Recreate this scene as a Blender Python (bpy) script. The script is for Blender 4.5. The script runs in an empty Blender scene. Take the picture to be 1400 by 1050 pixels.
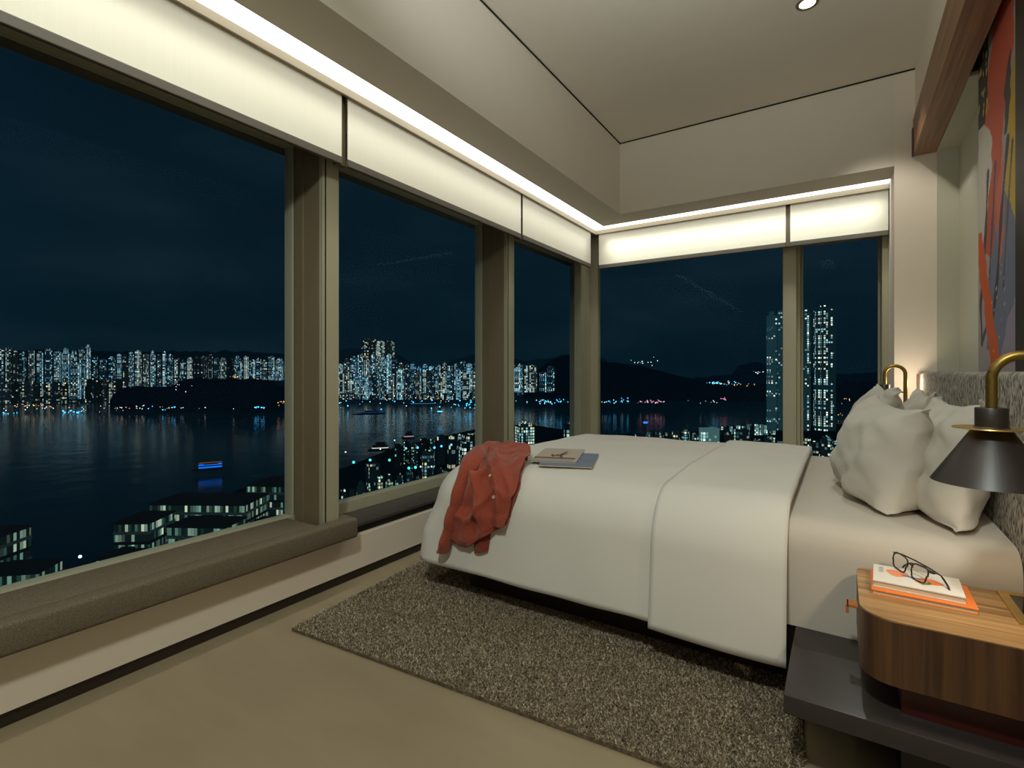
import bpy, bmesh, math, random
import numpy as np
from mathutils import Vector, Matrix, noise as mnoise
random.seed(7); rng = np.random.default_rng(7)
SC = bpy.context.scene
COL = SC.collection
PI = math.pi

# ------------------------------------------------------------------ camera frame (metres; camera stands at the origin, 1 m up)
FL, YH = 696.0, 508.0
TH = math.atan2(450, 696)
FW = np.array([-math.sin(TH), math.cos(TH)]); RT = np.array([math.cos(TH), math.sin(TH)])
def spot_at(u, d):                       # plan position of a far thing seen in direction u at depth d
    p = d*(FW + RT*(u-700)/FL); return float(p[0]), float(p[1])
def zat(v, d): return 1-(v-YH)/FL*d

# ------------------------------------------------------------------ object helpers
def tag(o, label=None, cat=None, group=None, kind=None):
    if label: o['label'] = label
    if cat: o['category'] = cat
    if group: o['group'] = group
    if kind: o['kind'] = kind
    return o
WL = {}
def thing(name, label, cat, loc=(0,0,0), group=None, kind=None):
    o = bpy.data.objects.new(name, None); COL.objects.link(o)
    o.location = loc; o.empty_display_size = .05
    WL[o] = Vector(loc)
    return tag(o, label, cat, group, kind)
def link(name, me, mat, parent=None, smooth=None):
    if mat: me.materials.append(mat)
    if smooth is not None:
        for p in me.polygons: p.use_smooth = True
        try: me.set_sharp_from_angle(angle=math.radians(smooth))
        except Exception: pass
    o = bpy.data.objects.new(name, me); COL.objects.link(o)
    if parent is not None:
        o.parent = parent
        if parent in WL: o.location = -WL[parent]
    return o
def obj(name, bm, mat, parent=None, smooth=None):
    me = bpy.data.meshes.new(name)
    bmesh.ops.recalc_face_normals(bm, faces=bm.faces)
    bm.to_mesh(me); bm.free()
    return link(name, me, mat, parent, smooth)
def struct(name, bm, mat, parent=None, smooth=None):
    o = obj(name, bm, mat, parent, smooth)
    if parent is None: o['kind'] = 'structure'
    return o
def B(): return bmesh.new()
def box(bm, x0, x1, y0, y1, z0, z1, bevel=0, seg=2):
    vs = [bm.verts.new((x, y, z)) for z in (z0, z1) for y in (y0, y1) for x in (x0, x1)]
    fs = [bm.faces.new([vs[i] for i in q]) for q in ((0,2,3,1),(4,5,7,6),(0,1,5,4),(2,6,7,3),(0,4,6,2),(1,3,7,5))]
    if bevel:
        es = {e for f in fs for e in f.edges}
        bmesh.ops.bevel(bm, geom=list(es), offset=bevel, segments=seg, affect='EDGES', profile=.5)
    return bm
def prism(bm, poly, z0, z1, bevel=0, seg=2):
    lo = [bm.verts.new((x, y, z0)) for x, y in poly]; hi = [bm.verts.new((x, y, z1)) for x, y in poly]
    n = len(poly); fs = [bm.faces.new(lo[::-1]), bm.faces.new(hi)]
    for i in range(n): fs.append(bm.faces.new((lo[i], lo[(i+1)%n], hi[(i+1)%n], hi[i])))
    if bevel:
        es = set(fs[0].edges) | set(fs[1].edges)
        bmesh.ops.bevel(bm, geom=list(es), offset=bevel, segments=seg, affect='EDGES', profile=.5)
    return bm
def lathe(bm, prof, c=(0,0,0), n=40):
    rings = []
    for r, z in prof:
        rings.append([bm.verts.new((c[0]+r*math.cos(2*PI*i/n), c[1]+r*math.sin(2*PI*i/n), c[2]+z)) for i in range(n)])
    for a, b in zip(rings, rings[1:]):
        for i in range(n): bm.faces.new((a[i], a[(i+1)%n], b[(i+1)%n], b[i]))
    return bm
def tube(bm, pts, r, n=12, cap=True):
    pts = [Vector(p) for p in pts]; rings = []
    up = Vector((0.31, .17, .93)).normalized()
    for i, p in enumerate(pts):
        t = (pts[min(i+1, len(pts)-1)]-pts[max(i-1, 0)]).normalized()
        a = t.cross(up)
        if a.length < .1: a = t.cross(Vector((1, 0, 0)))
        a.normalize(); b = t.cross(a)
        rr = r[i] if isinstance(r, (list, tuple)) else r
        rings.append([bm.verts.new(p+rr*(math.cos(2*PI*k/n)*a+math.sin(2*PI*k/n)*b)) for k in range(n)])
    for a, b in zip(rings, rings[1:]):
        for k in range(n): bm.faces.new((a[k], a[(k+1)%n], b[(k+1)%n], b[k]))
    if cap: bm.faces.new(rings[0][::-1]); bm.faces.new(rings[-1])
    return bm
def dup(root, loc, label=None):
    r = root.copy(); COL.objects.link(r); r.location = loc
    if label: r['label'] = label
    for ch in list(root.children):
        c = ch.copy(); COL.objects.link(c); c.parent = r
        for g in list(ch.children):
            d = g.copy(); COL.objects.link(d); d.parent = c
    return r
def grid_mesh(name, P, mat, parent=None, smooth=True, colors=None, solid=0, close_u=False):
    """P: array (n, m, 3)"""
    n, m = P.shape[:2]
    verts = P.reshape(-1, 3).tolist()
    faces = []
    for i in range(n-(0 if close_u else 1)):
        i2 = (i+1) % n
        for j in range(m-1): faces.append((i*m+j, i*m+j+1, i2*m+j+1, i2*m+j))
    me = bpy.data.meshes.new(name); me.from_pydata(verts, [], faces); me.update()
    if colors is not None:
        ca = me.color_attributes.new('Col', 'FLOAT_COLOR', 'POINT')
        c4 = np.ones((n*m, 4), dtype=np.float32); c4[:, :3] = colors.reshape(-1, 3)
        ca.data.foreach_set('color', c4.ravel())
    o = link(name, me, mat, parent)
    if smooth:
        for p in me.polygons: p.use_smooth = True
    if solid:
        md = o.modifiers.new('thick', 'SOLIDIFY'); md.thickness = solid; md.offset = 0
    return o

# ------------------------------------------------------------------ materials
def lin(c): return tuple(((x/255+.055)/1.055)**2.4 if x/255 > .04045 else x/255/12.92 for x in c)
def new_mat(name):
    m = bpy.data.materials.new(name); m.use_nodes = True
    nt = m.node_tree; p = nt.nodes['Principled BSDF']
    return m, nt, p
def N(nt, t, **kw):
    n = nt.nodes.new(t)
    for k, v in kw.items():
        if k in n.inputs: n.inputs[k].default_value = v
        else: setattr(n, k, v)
    return n
def coords(nt, scale=(1,1,1), rot=(0,0,0)):
    tc = N(nt, 'ShaderNodeTexCoord'); mp = N(nt, 'ShaderNodeMapping')
    mp.inputs['Scale'].default_value = scale; mp.inputs['Rotation'].default_value = rot
    nt.links.new(tc.outputs['Object'], mp.inputs['Vector'])
    return mp.outputs['Vector']
def M(name, c, rough=.6, metal=0, var=.06, vscale=6, bump=0, bscale=200, stretch=(1,1,1), c2=None, spec=.5, detail=4, sheen=0):
    m, nt, p = new_mat(name)
    c = lin(c); c2 = lin(c2) if c2 else tuple(x*(1-var) for x in c)
    v = coords(nt, stretch)
    nz = N(nt, 'ShaderNodeTexNoise'); nz.inputs['Scale'].default_value = vscale; nz.inputs['Detail'].default_value = detail
    nt.links.new(v, nz.inputs['Vector'])
    rp = N(nt, 'ShaderNodeValToRGB')
    rp.color_ramp.elements[0].position = .32; rp.color_ramp.elements[1].position = .68
    rp.color_ramp.elements[0].color = (*c2, 1); rp.color_ramp.elements[1].color = (*c, 1)
    nt.links.new(nz.outputs['Fac'], rp.inputs['Fac']); nt.links.new(rp.outputs['Color'], p.inputs['Base Color'])
    p.inputs['Roughness'].default_value = rough; p.inputs['Metallic'].default_value = metal
    p.inputs['Specular IOR Level'].default_value = spec
    if sheen: p.inputs['Sheen Weight'].default_value = sheen
    if bump:
        n2 = N(nt, 'ShaderNodeTexNoise'); n2.inputs['Scale'].default_value = bscale; n2.inputs['Detail'].default_value = 3
        nt.links.new(v, n2.inputs['Vector'])
        bp = N(nt, 'ShaderNodeBump'); bp.inputs['Strength'].default_value = bump; bp.inputs['Distance'].default_value = .004
        nt.links.new(n2.outputs['Fac'], bp.inputs['Height']); nt.links.new(bp.outputs['Normal'], p.inputs['Normal'])
    return m
def EM(name, c, s, sample=False):
    m, nt, p = new_mat(name)
    nt.nodes.remove(p); e = N(nt, 'ShaderNodeEmission')
    e.inputs['Color'].default_value = (*lin(c), 1); e.inputs['Strength'].default_value = s
    nt.links.new(e.outputs[0], nt.nodes['Material Output'].inputs['Surface'])
    if not sample: m.cycles.emission_sampling = 'NONE'
    return m
def vcol_mat(name, rough=.6, spec=.3):
    m, nt, p = new_mat(name)
    a = N(nt, 'ShaderNodeVertexColor'); a.layer_name = 'Col'
    nt.links.new(a.outputs['Color'], p.inputs['Base Color']); p.inputs['Roughness'].default_value = rough
    p.inputs['Specular IOR Level'].default_value = spec
    return m
def wood(name, c1, c2, grain='x', rough=.42, scale=1.0):
    m, nt, p = new_mat(name)
    st = {'x': (1.2, 40, 40), 'y': (40, 1.2, 40), 'z': (40, 40, 1.2)}[grain]
    v = coords(nt, tuple(s*scale for s in st))
    nz = N(nt, 'ShaderNodeTexNoise'); nz.inputs['Scale'].default_value = 1.0; nz.inputs['Detail'].default_value = 8; nz.inputs['Distortion'].default_value = .8
    nt.links.new(v, nz.inputs['Vector'])
    st2 = tuple(s*4 for s in st); v2 = coords(nt, st2)
    n2 = N(nt, 'ShaderNodeTexNoise'); n2.inputs['Scale'].default_value = 1.0; n2.inputs['Detail'].default_value = 4
    nt.links.new(v2, n2.inputs['Vector'])
    mx = N(nt, 'ShaderNodeMath', operation='MULTIPLY_ADD'); mx.inputs[1].default_value = .35
    nt.links.new(n2.outputs['Fac'], mx.inputs[0]); nt.links.new(nz.outputs['Fac'], mx.inputs[2])
    rp = N(nt, 'ShaderNodeValToRGB'); e = rp.color_ramp.elements
    e[0].position = .5; e[1].position = .85; e[0].color = (*lin(c2), 1); e[1].color = (*lin(c1), 1)
    nt.links.new(mx.outputs[0], rp.inputs['Fac']); nt.links.new(rp.outputs['Color'], p.inputs['Base Color'])
    p.inputs['Roughness'].default_value = rough
    return m

m_wall = M('painted_wall', (236,226,210), .75, var=.02)
m_ceil = M('ceiling_paint', (230,224,210), .8, var=.02)
m_low = M('spandrel_paint', (228,214,194), .6, var=.02)
m_floor = M('stone_floor', (154,140,113), .42, vscale=1.6, c2=(141,127,101), stretch=(1,3,1), detail=8, spec=.3)
m_base = M('dark_skirting', (38,28,22), .4)
m_frame = M('champagne_aluminium', (172,168,142), .5, metal=.1, var=.05, stretch=(60,60,.4), vscale=1)
m_frame2 = M('bronze_aluminium', (120,108,86), .45, metal=.5)
m_cheek = M('cheek_aluminium_shaded', (128,114,88), .5, metal=.1, var=.05)  # frame metal darkened; the side faces' shade is in the colour
m_gap = M('shadow_gap', (14,12,10), .8)  # near-black colour put in for the shade inside gaps
m_ledge = M('dark_stone_ledge', (66,60,56), .35, vscale=12)
m_blind = M('blind_fabric', (240,235,216), .85, var=.02, stretch=(120,120,.6), vscale=1, spec=.1)
m_rail = M('blind_rail', (92,86,76), .5)
m_tan = M('cove_lip', (190,178,150), .6)
m_strip = EM('cove_diffuser', (255,253,248), 2.1, True)
m_felt = M('bench_felt', (122,110,92), .95, vscale=420, c2=(82,74,60), bump=.35, bscale=500, spec=.1)
m_beam = wood('beam_walnut', (158,116,84), (116,82,58), 'y', .45)
m_beamend = wood('beam_end_walnut', (98,66,44), (70,45,30), 'z', .5)
m_panel = M('niche_panel', (190,190,172), .7, var=.02)
m_darkwood = wood('dark_panel_wood', (46,32,24), (28,19,14), 'z', .5)
m_lacq = M('dark_lacquer', (52,46,44), .33, vscale=3)
m_lacq2 = M('plinth_lacquer', (44,36,32), .45)
m_red = M('oxblood_lacquer', (70,22,16), .4)
m_white = M('white_cotton', (226,221,210), .85, var=.025, vscale=3, bump=.04, bscale=300, spec=.15, sheen=.1)
m_white2 = M('pillow_cotton', (204,197,184), .85, var=.03, vscale=4, bump=.05, bscale=260, spec=.15, sheen=.1)
m_sheet = M('sheet_cotton', (202,193,180), .85, var=.02, spec=.15)
m_rust = M('rust_knit', (168,82,60), .95, vscale=300, c2=(122,53,38), bump=.3, bscale=700, spec=.1, sheen=.25)
m_rust2 = M('rust_ribbing', (150,70,50), .95, vscale=200, c2=(106,44,31), bump=.4, bscale=500, stretch=(3,3,.5), spec=.1, sheen=.2)
m_btn = M('shell_button', (196,172,140), .3)
m_brass = M('brushed_brass', (220,182,104), .3, metal=.85, var=.1, vscale=40)
m_brassd = M('aged_brass', (156,130,68), .42, metal=1, var=.1, vscale=40)
m_black = M('black_shade', (40,32,26), .4, var=.1, spec=.6)
m_inner = M('shade_lining', (230,214,180), .7)
m_bulb = EM('bulb', (255,206,140), 6, True)
m_walnut_t = wood('walnut_top', (186,146,96), (124,90,54), 'x', .4)
m_walnut_f = wood('walnut_front', (100,66,38), (62,38,22), 'z', .45)  # darker walnut copy; the nightstand front's shade is in the colour
m_leather = M('tan_leather', (198,116,54), .5, vscale=60)
m_pages = M('paper_pages', (226,208,178), .8, vscale=1, c2=(186,166,136), stretch=(2,2,900))
m_orange = M('orange_book_cloth', (232,124,48), .55, vscale=20)
m_acetate = M('black_acetate', (24,20,18), .22)
m_glasscr = M('dark_screen', (14,16,18), .12)
m_mag = M('grey_paper', (150,156,168), .5)
m_blueg = M('blue_grey_cover', (118,128,150), .5)
m_art = vcol_mat('canvas_paint', .6)
m_print = vcol_mat('printed_cover', .45)

# woven headboard fabric: vertical streaky boucle
def headboard_mat():
    m, nt, p = new_mat('boucle_weave')
    v = coords(nt, (1, 260, 55)); n1 = N(nt, 'ShaderNodeTexNoise'); n1.inputs['Scale'].default_value = 1; n1.inputs['Detail'].default_value = 5
    nt.links.new(v, n1.inputs['Vector'])
    rp = N(nt, 'ShaderNodeValToRGB'); e = rp.color_ramp.elements
    e[0].position = .38; e[0].color = (*lin((46,42,38)), 1); e[1].position = .62; e[1].color = (*lin((196,188,176)), 1)
    nt.links.new(n1.outputs['Fac'], rp.inputs['Fac']); nt.links.new(rp.outputs[0], p.inputs['Base Color'])
    bp = N(nt, 'ShaderNodeBump'); bp.inputs['Strength'].default_value = .6; bp.inputs['Distance'].default_value = .004
    nt.links.new(n1.outputs['Fac'], bp.inputs['Height']); nt.links.new(bp.outputs[0], p.inputs['Normal'])
    p.inputs['Roughness'].default_value = .95; p.inputs['Specular IOR Level'].default_value = .1
    return m
m_head = headboard_mat()
def rug_mat():
    m, nt, p = new_mat('shaggy_wool')
    v = coords(nt); n1 = N(nt, 'ShaderNodeTexNoise'); n1.inputs['Scale'].default_value = 150; n1.inputs['Detail'].default_value = 3
    n2 = N(nt, 'ShaderNodeTexNoise'); n2.inputs['Scale'].default_value = 3.5; n2.inputs['Detail'].default_value = 3
    nt.links.new(v, n1.inputs['Vector']); nt.links.new(v, n2.inputs['Vector'])
    rp = N(nt, 'ShaderNodeValToRGB'); e = rp.color_ramp.elements
    e[0].position = .36; e[0].color = (*lin((96,84,66)), 1); e[1].position = .64; e[1].color = (*lin((232,216,186)), 1)
    nt.links.new(n1.outputs['Fac'], rp.inputs['Fac'])
    mx = N(nt, 'ShaderNodeMixRGB', blend_type='MULTIPLY'); mx.inputs['Fac'].default_value = .5
    nt.links.new(rp.outputs[0], mx.inputs['Color1']); nt.links.new(n2.outputs['Fac'], mx.inputs['Color2'])
    nt.links.new(mx.outputs[0], p.inputs['Base Color']); p.inputs['Roughness'].default_value = 1; p.inputs['Specular IOR Level'].default_value = .05
    return m
m_rug = rug_mat()
def glass_mat(name='window_glass', fac=.05, tint=(.93,.97,.98)):
    m, nt, p = new_mat(name); nt.nodes.remove(p)
    t = N(nt, 'ShaderNodeBsdfTransparent'); t.inputs[0].default_value = (*tint, 1)
    g = N(nt, 'ShaderNodeBsdfGlossy'); g.inputs['Roughness'].default_value = 0.0; g.inputs[0].default_value = (.8,.9,1,1)
    lw = N(nt, 'ShaderNodeLayerWeight'); lw.inputs['Blend'].default_value = .12
    mr = N(nt, 'ShaderNodeMath', operation='MULTIPLY'); mr.inputs[1].default_value = fac*4
    ad = N(nt, 'ShaderNodeMath', operation='ADD'); ad.inputs[1].default_value = fac*.6; ad.use_clamp = True
    nt.links.new(lw.outputs['Fresnel'], mr.inputs[0]); nt.links.new(mr.outputs[0], ad.inputs[0])
    mx = N(nt, 'ShaderNodeMixShader')
    nt.links.new(ad.outputs[0], mx.inputs[0]); nt.links.new(t.outputs[0], mx.inputs[1]); nt.links.new(g.outputs[0], mx.inputs[2])
    nt.links.new(mx.outputs[0], nt.nodes['Material Output'].inputs['Surface'])
    return m
m_glass = glass_mat('window_glass', .006)
m_lens = glass_mat('spectacle_lens', .06, (.97,.97,.95))

# ================================================================== ROOM
XW, XB, XM, XG = -1.965, -1.868, -1.957, -2.20        # lower wall, blinds, mullion fronts, glass
YC, YBL, YMB, YGB = 3.90, 4.268, 4.37, 4.60           # bulkhead/pier face, back blinds, back mullions, back glass
ZC, ZB = 2.83, 2.262
YR = -2.6
struct('floor', box(B(), -2.35, .62, YR, 4.75, -.12, 0), m_floor)
struct('ceiling', box(B(), -2.35, .62, YR, 4.75, ZC, ZC+.12), m_ceil)
# bulkhead that drops along the window sides; the light slot is a gap in its underside
bm = B(); prism(bm, [(-1.735,YR),(-1.49,YR),(-1.49,3.90),(.2739,3.90),(.2739,4.145),(-1.735,4.145)], ZB, ZC-.001)
prism(bm, [(-2.32,YR),(-1.735,YR),(-1.735,4.145),(.2739,4.145),(.2739,4.72),(-2.32,4.72)], ZB+.02, ZC-.001)
struct('ceiling_bulkhead', bm, m_ceil)
bm = B(); box(bm, -1.494, -1.484, YR, 3.906, ZC-.008, ZC-.0005); box(bm, -1.494, .374, 3.894, 3.904, ZC-.008, ZC-.0005)
struct('trim_ceiling_gap', bm, m_gap)  # solid dark strip painted in as the groove's shade
# left wall under the windows
bm = B(); box(bm, -2.32, XW, YR, 4.72, .045, .205)
box(bm, -2.32, XW-.03, YR, 4.72, 0, .045); box(bm, -2.32, XW, YR, 4.72, .205, .207)
struct('wall_left', bm, m_low)
struct('baseboard_left', box(B(), XW-.03, XW-.012, YR, 4.4, 0, .045), m_base)
bm = B(); box(bm, -2.32, XW-.03, YR, 4.72, .207, .245); struct('trim_grille_gap', bm, m_gap)
struct('trim_ledge_left', box(B(), -2.27, XW-.005, YR, 4.4, .245, .262, .003), m_ledge)
# back wall under the windows
struct('wall_back', box(B(), -2.2, .2735, YMB+.02, 4.72, 0, .245), m_low)
struct('trim_ledge_back', box(B(), -2.2, .2735, 4.402, 4.66, .245, .262, .003), m_ledge)
# window head
bm = B(); box(bm, -2.30, -2.235, YR, 4.72, 2.06, ZB+.03); box(bm, -2.2, .3, 4.64, 4.72, 2.06, ZB+.03)
struct('wall_window_head', bm, m_frame2)
# pier at the end of the headboard wall
struct('wall_pier', box(B(), .274, .66, YC, 4.75, 0, ZC), m_wall)
# headboard wall: upper strip, niche back, niche end, soffit
struct('wall_right', box(B(), .374, .62, YR, YC, 2.557, ZC), m_wall)
struct('wall_niche_back', box(B(), .584, .66, YR, YC, 0, 2.6), m_wall)
bm = B(); box(bm, .476, .60, 3.885, 3.9, .9, 2.30); box(bm, .574, .585, 2.97, 3.89, .9, 2.30); box(bm, .474, .585, 2.98, 3.89, 2.298, 2.32)
struct('wall_niche_panel', bm, m_panel)
struct('wall_rear', box(B(), -2.35, .66, YR-.1, YR, 0, ZC), m_wall)
# walnut beam over the niche
bm = B(); box(bm, .364, .474, YR, 3.895, 2.30, 2.52, .002); box(bm, .372, .474, YR, 3.895, 2.52, 2.557, .002)
o = struct('trim_beam', bm, m_beam)
struct('trim_beam_reveal', box(B(), .358, .3645, 3.86, 3.897, 2.296, 2.46), m_beamend)
struct('trim_dark_panel', box(B(), .495, .58, .9, 2.372, .9, 2.62), m_darkwood)

# mullions
def mullion_left(n, y0, y1):
    bm = B(); box(bm, -2.24, XM-.03, y0+.012, y1, .262, 2.24); box(bm, XM-.03, XM, y0+.018, y1, .262, 2.2, .002)
    box(bm, XM-.028, XM-.004, y0, y0+.012, .262, 2.24)
    struct(n, bm, m_frame)
    bm = B(); box(bm, -2.16, XM-.0285, y0+.001, y0+.012, .262, 2.24); box(bm, -2.16, -2.10, y0-.006, y0+.001, .262, 2.06); struct(n.replace('mullion', 'mullion_cheek'), bm, m_cheek)
    bm = B(); box(bm, XM-.02, XM-.0015, y0+.0125, y0+.0175, .262, 2.2); struct(n.replace('mullion', 'mullion_gap'), bm, m_gap)
mullion_left('trim_mullion_1', 1.462, 1.548)
mullion_left('trim_mullion_2', 2.966, 3.056)
mullion_left('trim_mullion_3', -.04, .045)
mullion_left('trim_mullion_4', -1.545, -1.46)
bm = B(); prism(bm, [(-2.022,4.165),(XM,4.165),(XM,4.378),(-1.885,4.378),(-1.885,4.43),(-2.022,4.43)], .262, 2.24)
box(bm, -2.27, -2.17, 4.57, 4.67, .262, 2.24); struct('trim_corner_post', bm, m_frame)
bm = B(); box(bm, -.372, -.283, YMB, 4.66, .262, 2.24, .002); box(bm, -.283, -.262, YMB+.09, 4.64, .262, 2.06)
struct('trim_mullion_5', bm, m_frame)
struct('trim_post_right', box(B(), .238, .2739, YMB-.02, 4.66, .262, 2.24, .002), m_frame)

def window(n, axis, a0, a1, ft=.055, top=2.06):
    """axis 'x': pane in plane x=XG running over y a0..a1; 'y': plane y=YGB over x a0..a1"""
    def bx(bm, s0, s1, z0, z1, d0, d1):
        if axis == 'x': box(bm, XG-d1, XG+d0, s0, s1, z0, z1, .002)
        else: box(bm, s0, s1, YGB-d0, YGB+d1, z0, z1, .002)
    zt = 2.075
    r = thing(f'window_{n}', None, None, ((XG, (a0+a1)/2, .262) if axis == 'x' else ((a0+a1)/2, YGB, .262)), kind='structure')
    bm = B()
    bx(bm, a0, a1, .262, .322, .035, .03); bx(bm, a0, a1, top, zt, .035, .03)
    bx(bm, a0, a0+.012, .322, top, .03, .03); bx(bm, a1-.012, a1, .322, top, .03, .03)
    obj('window_frame', bm, m_frame, r)
    bm = B(); g = .006
    if axis == 'x':
        v = [bm.verts.new((XG, y, z)) for y, z in ((a0+g, .318), (a1-g, .318), (a1-g, top+.004), (a0+g, top+.004))]
    else:
        v = [bm.verts.new((x, YGB, z)) for x, z in ((a0+g, .318), (a1-g, .318), (a1-g, top+.004), (a0+g, top+.004))]
    bm.faces.new(v); obj('window_pane', bm, m_glass, r)
window(1, 'x', .045, 1.462); window(2, 'x', 1.548, 2.966); window(3, 'x', 3.056, 4.57)
window(4, 'y', -2.17, -.372); window(5, 'y', -.262, .238, top=1.985)
window(6, 'x', -1.46, -.04); 
struct('wall_left_rear', box(B(), -2.3, XW, YR, -1.545, .262, ZB), m_wall)

# blinds
BG = 'white roller blinds drawn part way down'
def blind(label, axis, a0, a1, first=False):
    r = thing('roller_blind', label, 'blind', ((XB, (a0+a1)/2, 1.95) if axis == 'x' else ((a0+a1)/2, YBL, 1.95)), BG)
    n = 14; bm = B(); bm2 = B()
    if axis == 'x':
        box(bm, XB-.004, XB, a0, a1, 1.957, 2.258); box(bm2, XB-.016, XB+.004, a0, a1, 1.923, 1.957, .003)
    else:
        box(bm, a0, a1, YBL, YBL+.004, 1.957, 2.258); box(bm2, a0, a1, YBL-.004, YBL+.016, 1.923, 1.957, .003)
    obj('blind_fabric', bm, m_blind, r); obj('bottom_rail', bm2, m_rail, r)
blind('white roller blind above the big pane beside the window bench', 'x', .02, 1.492)
blind('white roller blind above the middle pane between two left mullions', 'x', 1.526, 3.003)
blind('short white roller blind next to the room corner, above the narrow pane', 'x', 3.03, 4.175)
blind('wide white roller blind above the back window facing the dark hill', 'y', -1.83, -.345)
blind('small white roller blind beside the wall pier, above the twin towers', 'y', -.315, .268)

bm = B(); box(bm, -1.92, -1.890, 1.485, 1.533, 1.93, 2.245); box(bm, -1.92, -1.890, 2.995, 3.038, 1.93, 2.245); box(bm, -1.92, -1.890, -.02, .026, 1.93, 2.245)
box(bm, -.352, -.308, 4.29, 4.32, 1.93, 2.245); struct('trim_blind_posts', bm, m_frame2)
# cove light: a diffuser lying in the slot and a slim lip
r = thing('cove_light', 'long white LED cove light running round the window sides of the ceiling', 'light', (-1.8, 2, ZB))
bm = B()
v = [bm.verts.new(p) for p in ((-1.85, YR, ZB+.004), (-1.736, YR, ZB+.004), (-1.736, 4.146, ZB+.004), (-1.85, 4.25, ZB+.004))]; bm.faces.new(v)
obj('diffuser', bm, m_strip, r)
bm = B()
v = [bm.verts.new(p) for p in ((-1.85, 4.25, ZB+.004), (-1.736, 4.146, ZB+.004), (.272, 4.146, ZB+.004), (.272, 4.25, ZB+.004))]; bm.faces.new(v)
obj('diffuser', bm, m_strip, r)
bm = B(); prism(bm, [(-1.862,YR),(-1.851,YR),(-1.851,4.251),(.272,4.251),(.272,4.262),(-1.862,4.262)], ZB-.030, ZB+.018)
obj('lip', bm, m_tan, r)

# ceiling downlight
def downlight(x, y, label):
    r = thing('downlight', label, 'ceiling light', (x, y, ZC))
    bm = B(); lathe(bm, [(.036,-.004),(.04,-.006),(.05,-.004),(.052,0)], (x, y, ZC)); obj('trim_ring', bm, M('ring', (120,112,100), .4), r, 40)
    bm = B(); lathe(bm, [(.0,-.002),(.036,-.002)], (x, y, ZC)); obj('lamp_face', bm, EM('downlight_face', (255,240,215), 6), r)
dl = downlight(-.141, 2.92, 'small round recessed downlight in the ceiling above the bed')

# ================================================================== window bench
poly = [(-2.165,-1.4),(-1.885,-1.4),(-1.885,1.602),(-2.16,1.602),(-2.16,1.552),(-1.952,1.552),(-1.952,1.424),(-2.165,1.424)]
poly = [(-2.162,.05),(-1.884,.05),(-1.884,1.602),(-2.15,1.602),(-2.15,1.551),(-1.955,1.551),(-1.955,1.602),(-1.955,1.421),(-2.162,1.421)]
poly = [(-2.162,.05),(-1.884,.05),(-1.884,1.421),(-2.162,1.421)]
r = thing('window_bench', 'brown felt window bench cushion along the ledge under the big left pane', 'bench', (-2.02, .8, .262))
bm = B(); prism(bm, [(x if x != -1.884 else -1.952, y) for x, y in poly], .263, .320, .004, 2); box(bm, -2.15, -1.952, 1.551, 1.602, .263, .320, .004); obj('cushion', bm, m_felt, r, 40)
bm = B(); box(bm, -1.953, -1.884, .05, 1.602, .230, .322, .014, 4); obj('front_roll', bm, m_felt, r, 60)

# ================================================================== BED
bed = thing('bed', 'low dark platform bed with a white mattress and grey woven headboard', 'bed', (-.5, 2.5, 0))
bm = B(); box(bm, -1.422, .38, 1.85, 3.22, .0215, .19, .004); obj('plinth', bm, m_lacq2, bed, 30)
bm = B(); box(bm, -.116, .384, 1.375, 3.70, .182, .228, .003); obj('platform', bm, m_lacq, bed, 30)
bm = B(); box(bm, .12, .36, 1.52, 1.9, .0, .182); obj('platform_leg', bm, m_lacq2, bed)
bm = B(); box(bm, .386, .495, 1.0, 3.835, .1, 1.0, .018, 4); hb = obj('headboard', bm, m_head, bed, 50)
bm = B(); box(bm, .378, .5, 3.835, 3.862, .1, .985, .002); obj('wood_edge', bm, m_walnut_f, hb)

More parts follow.
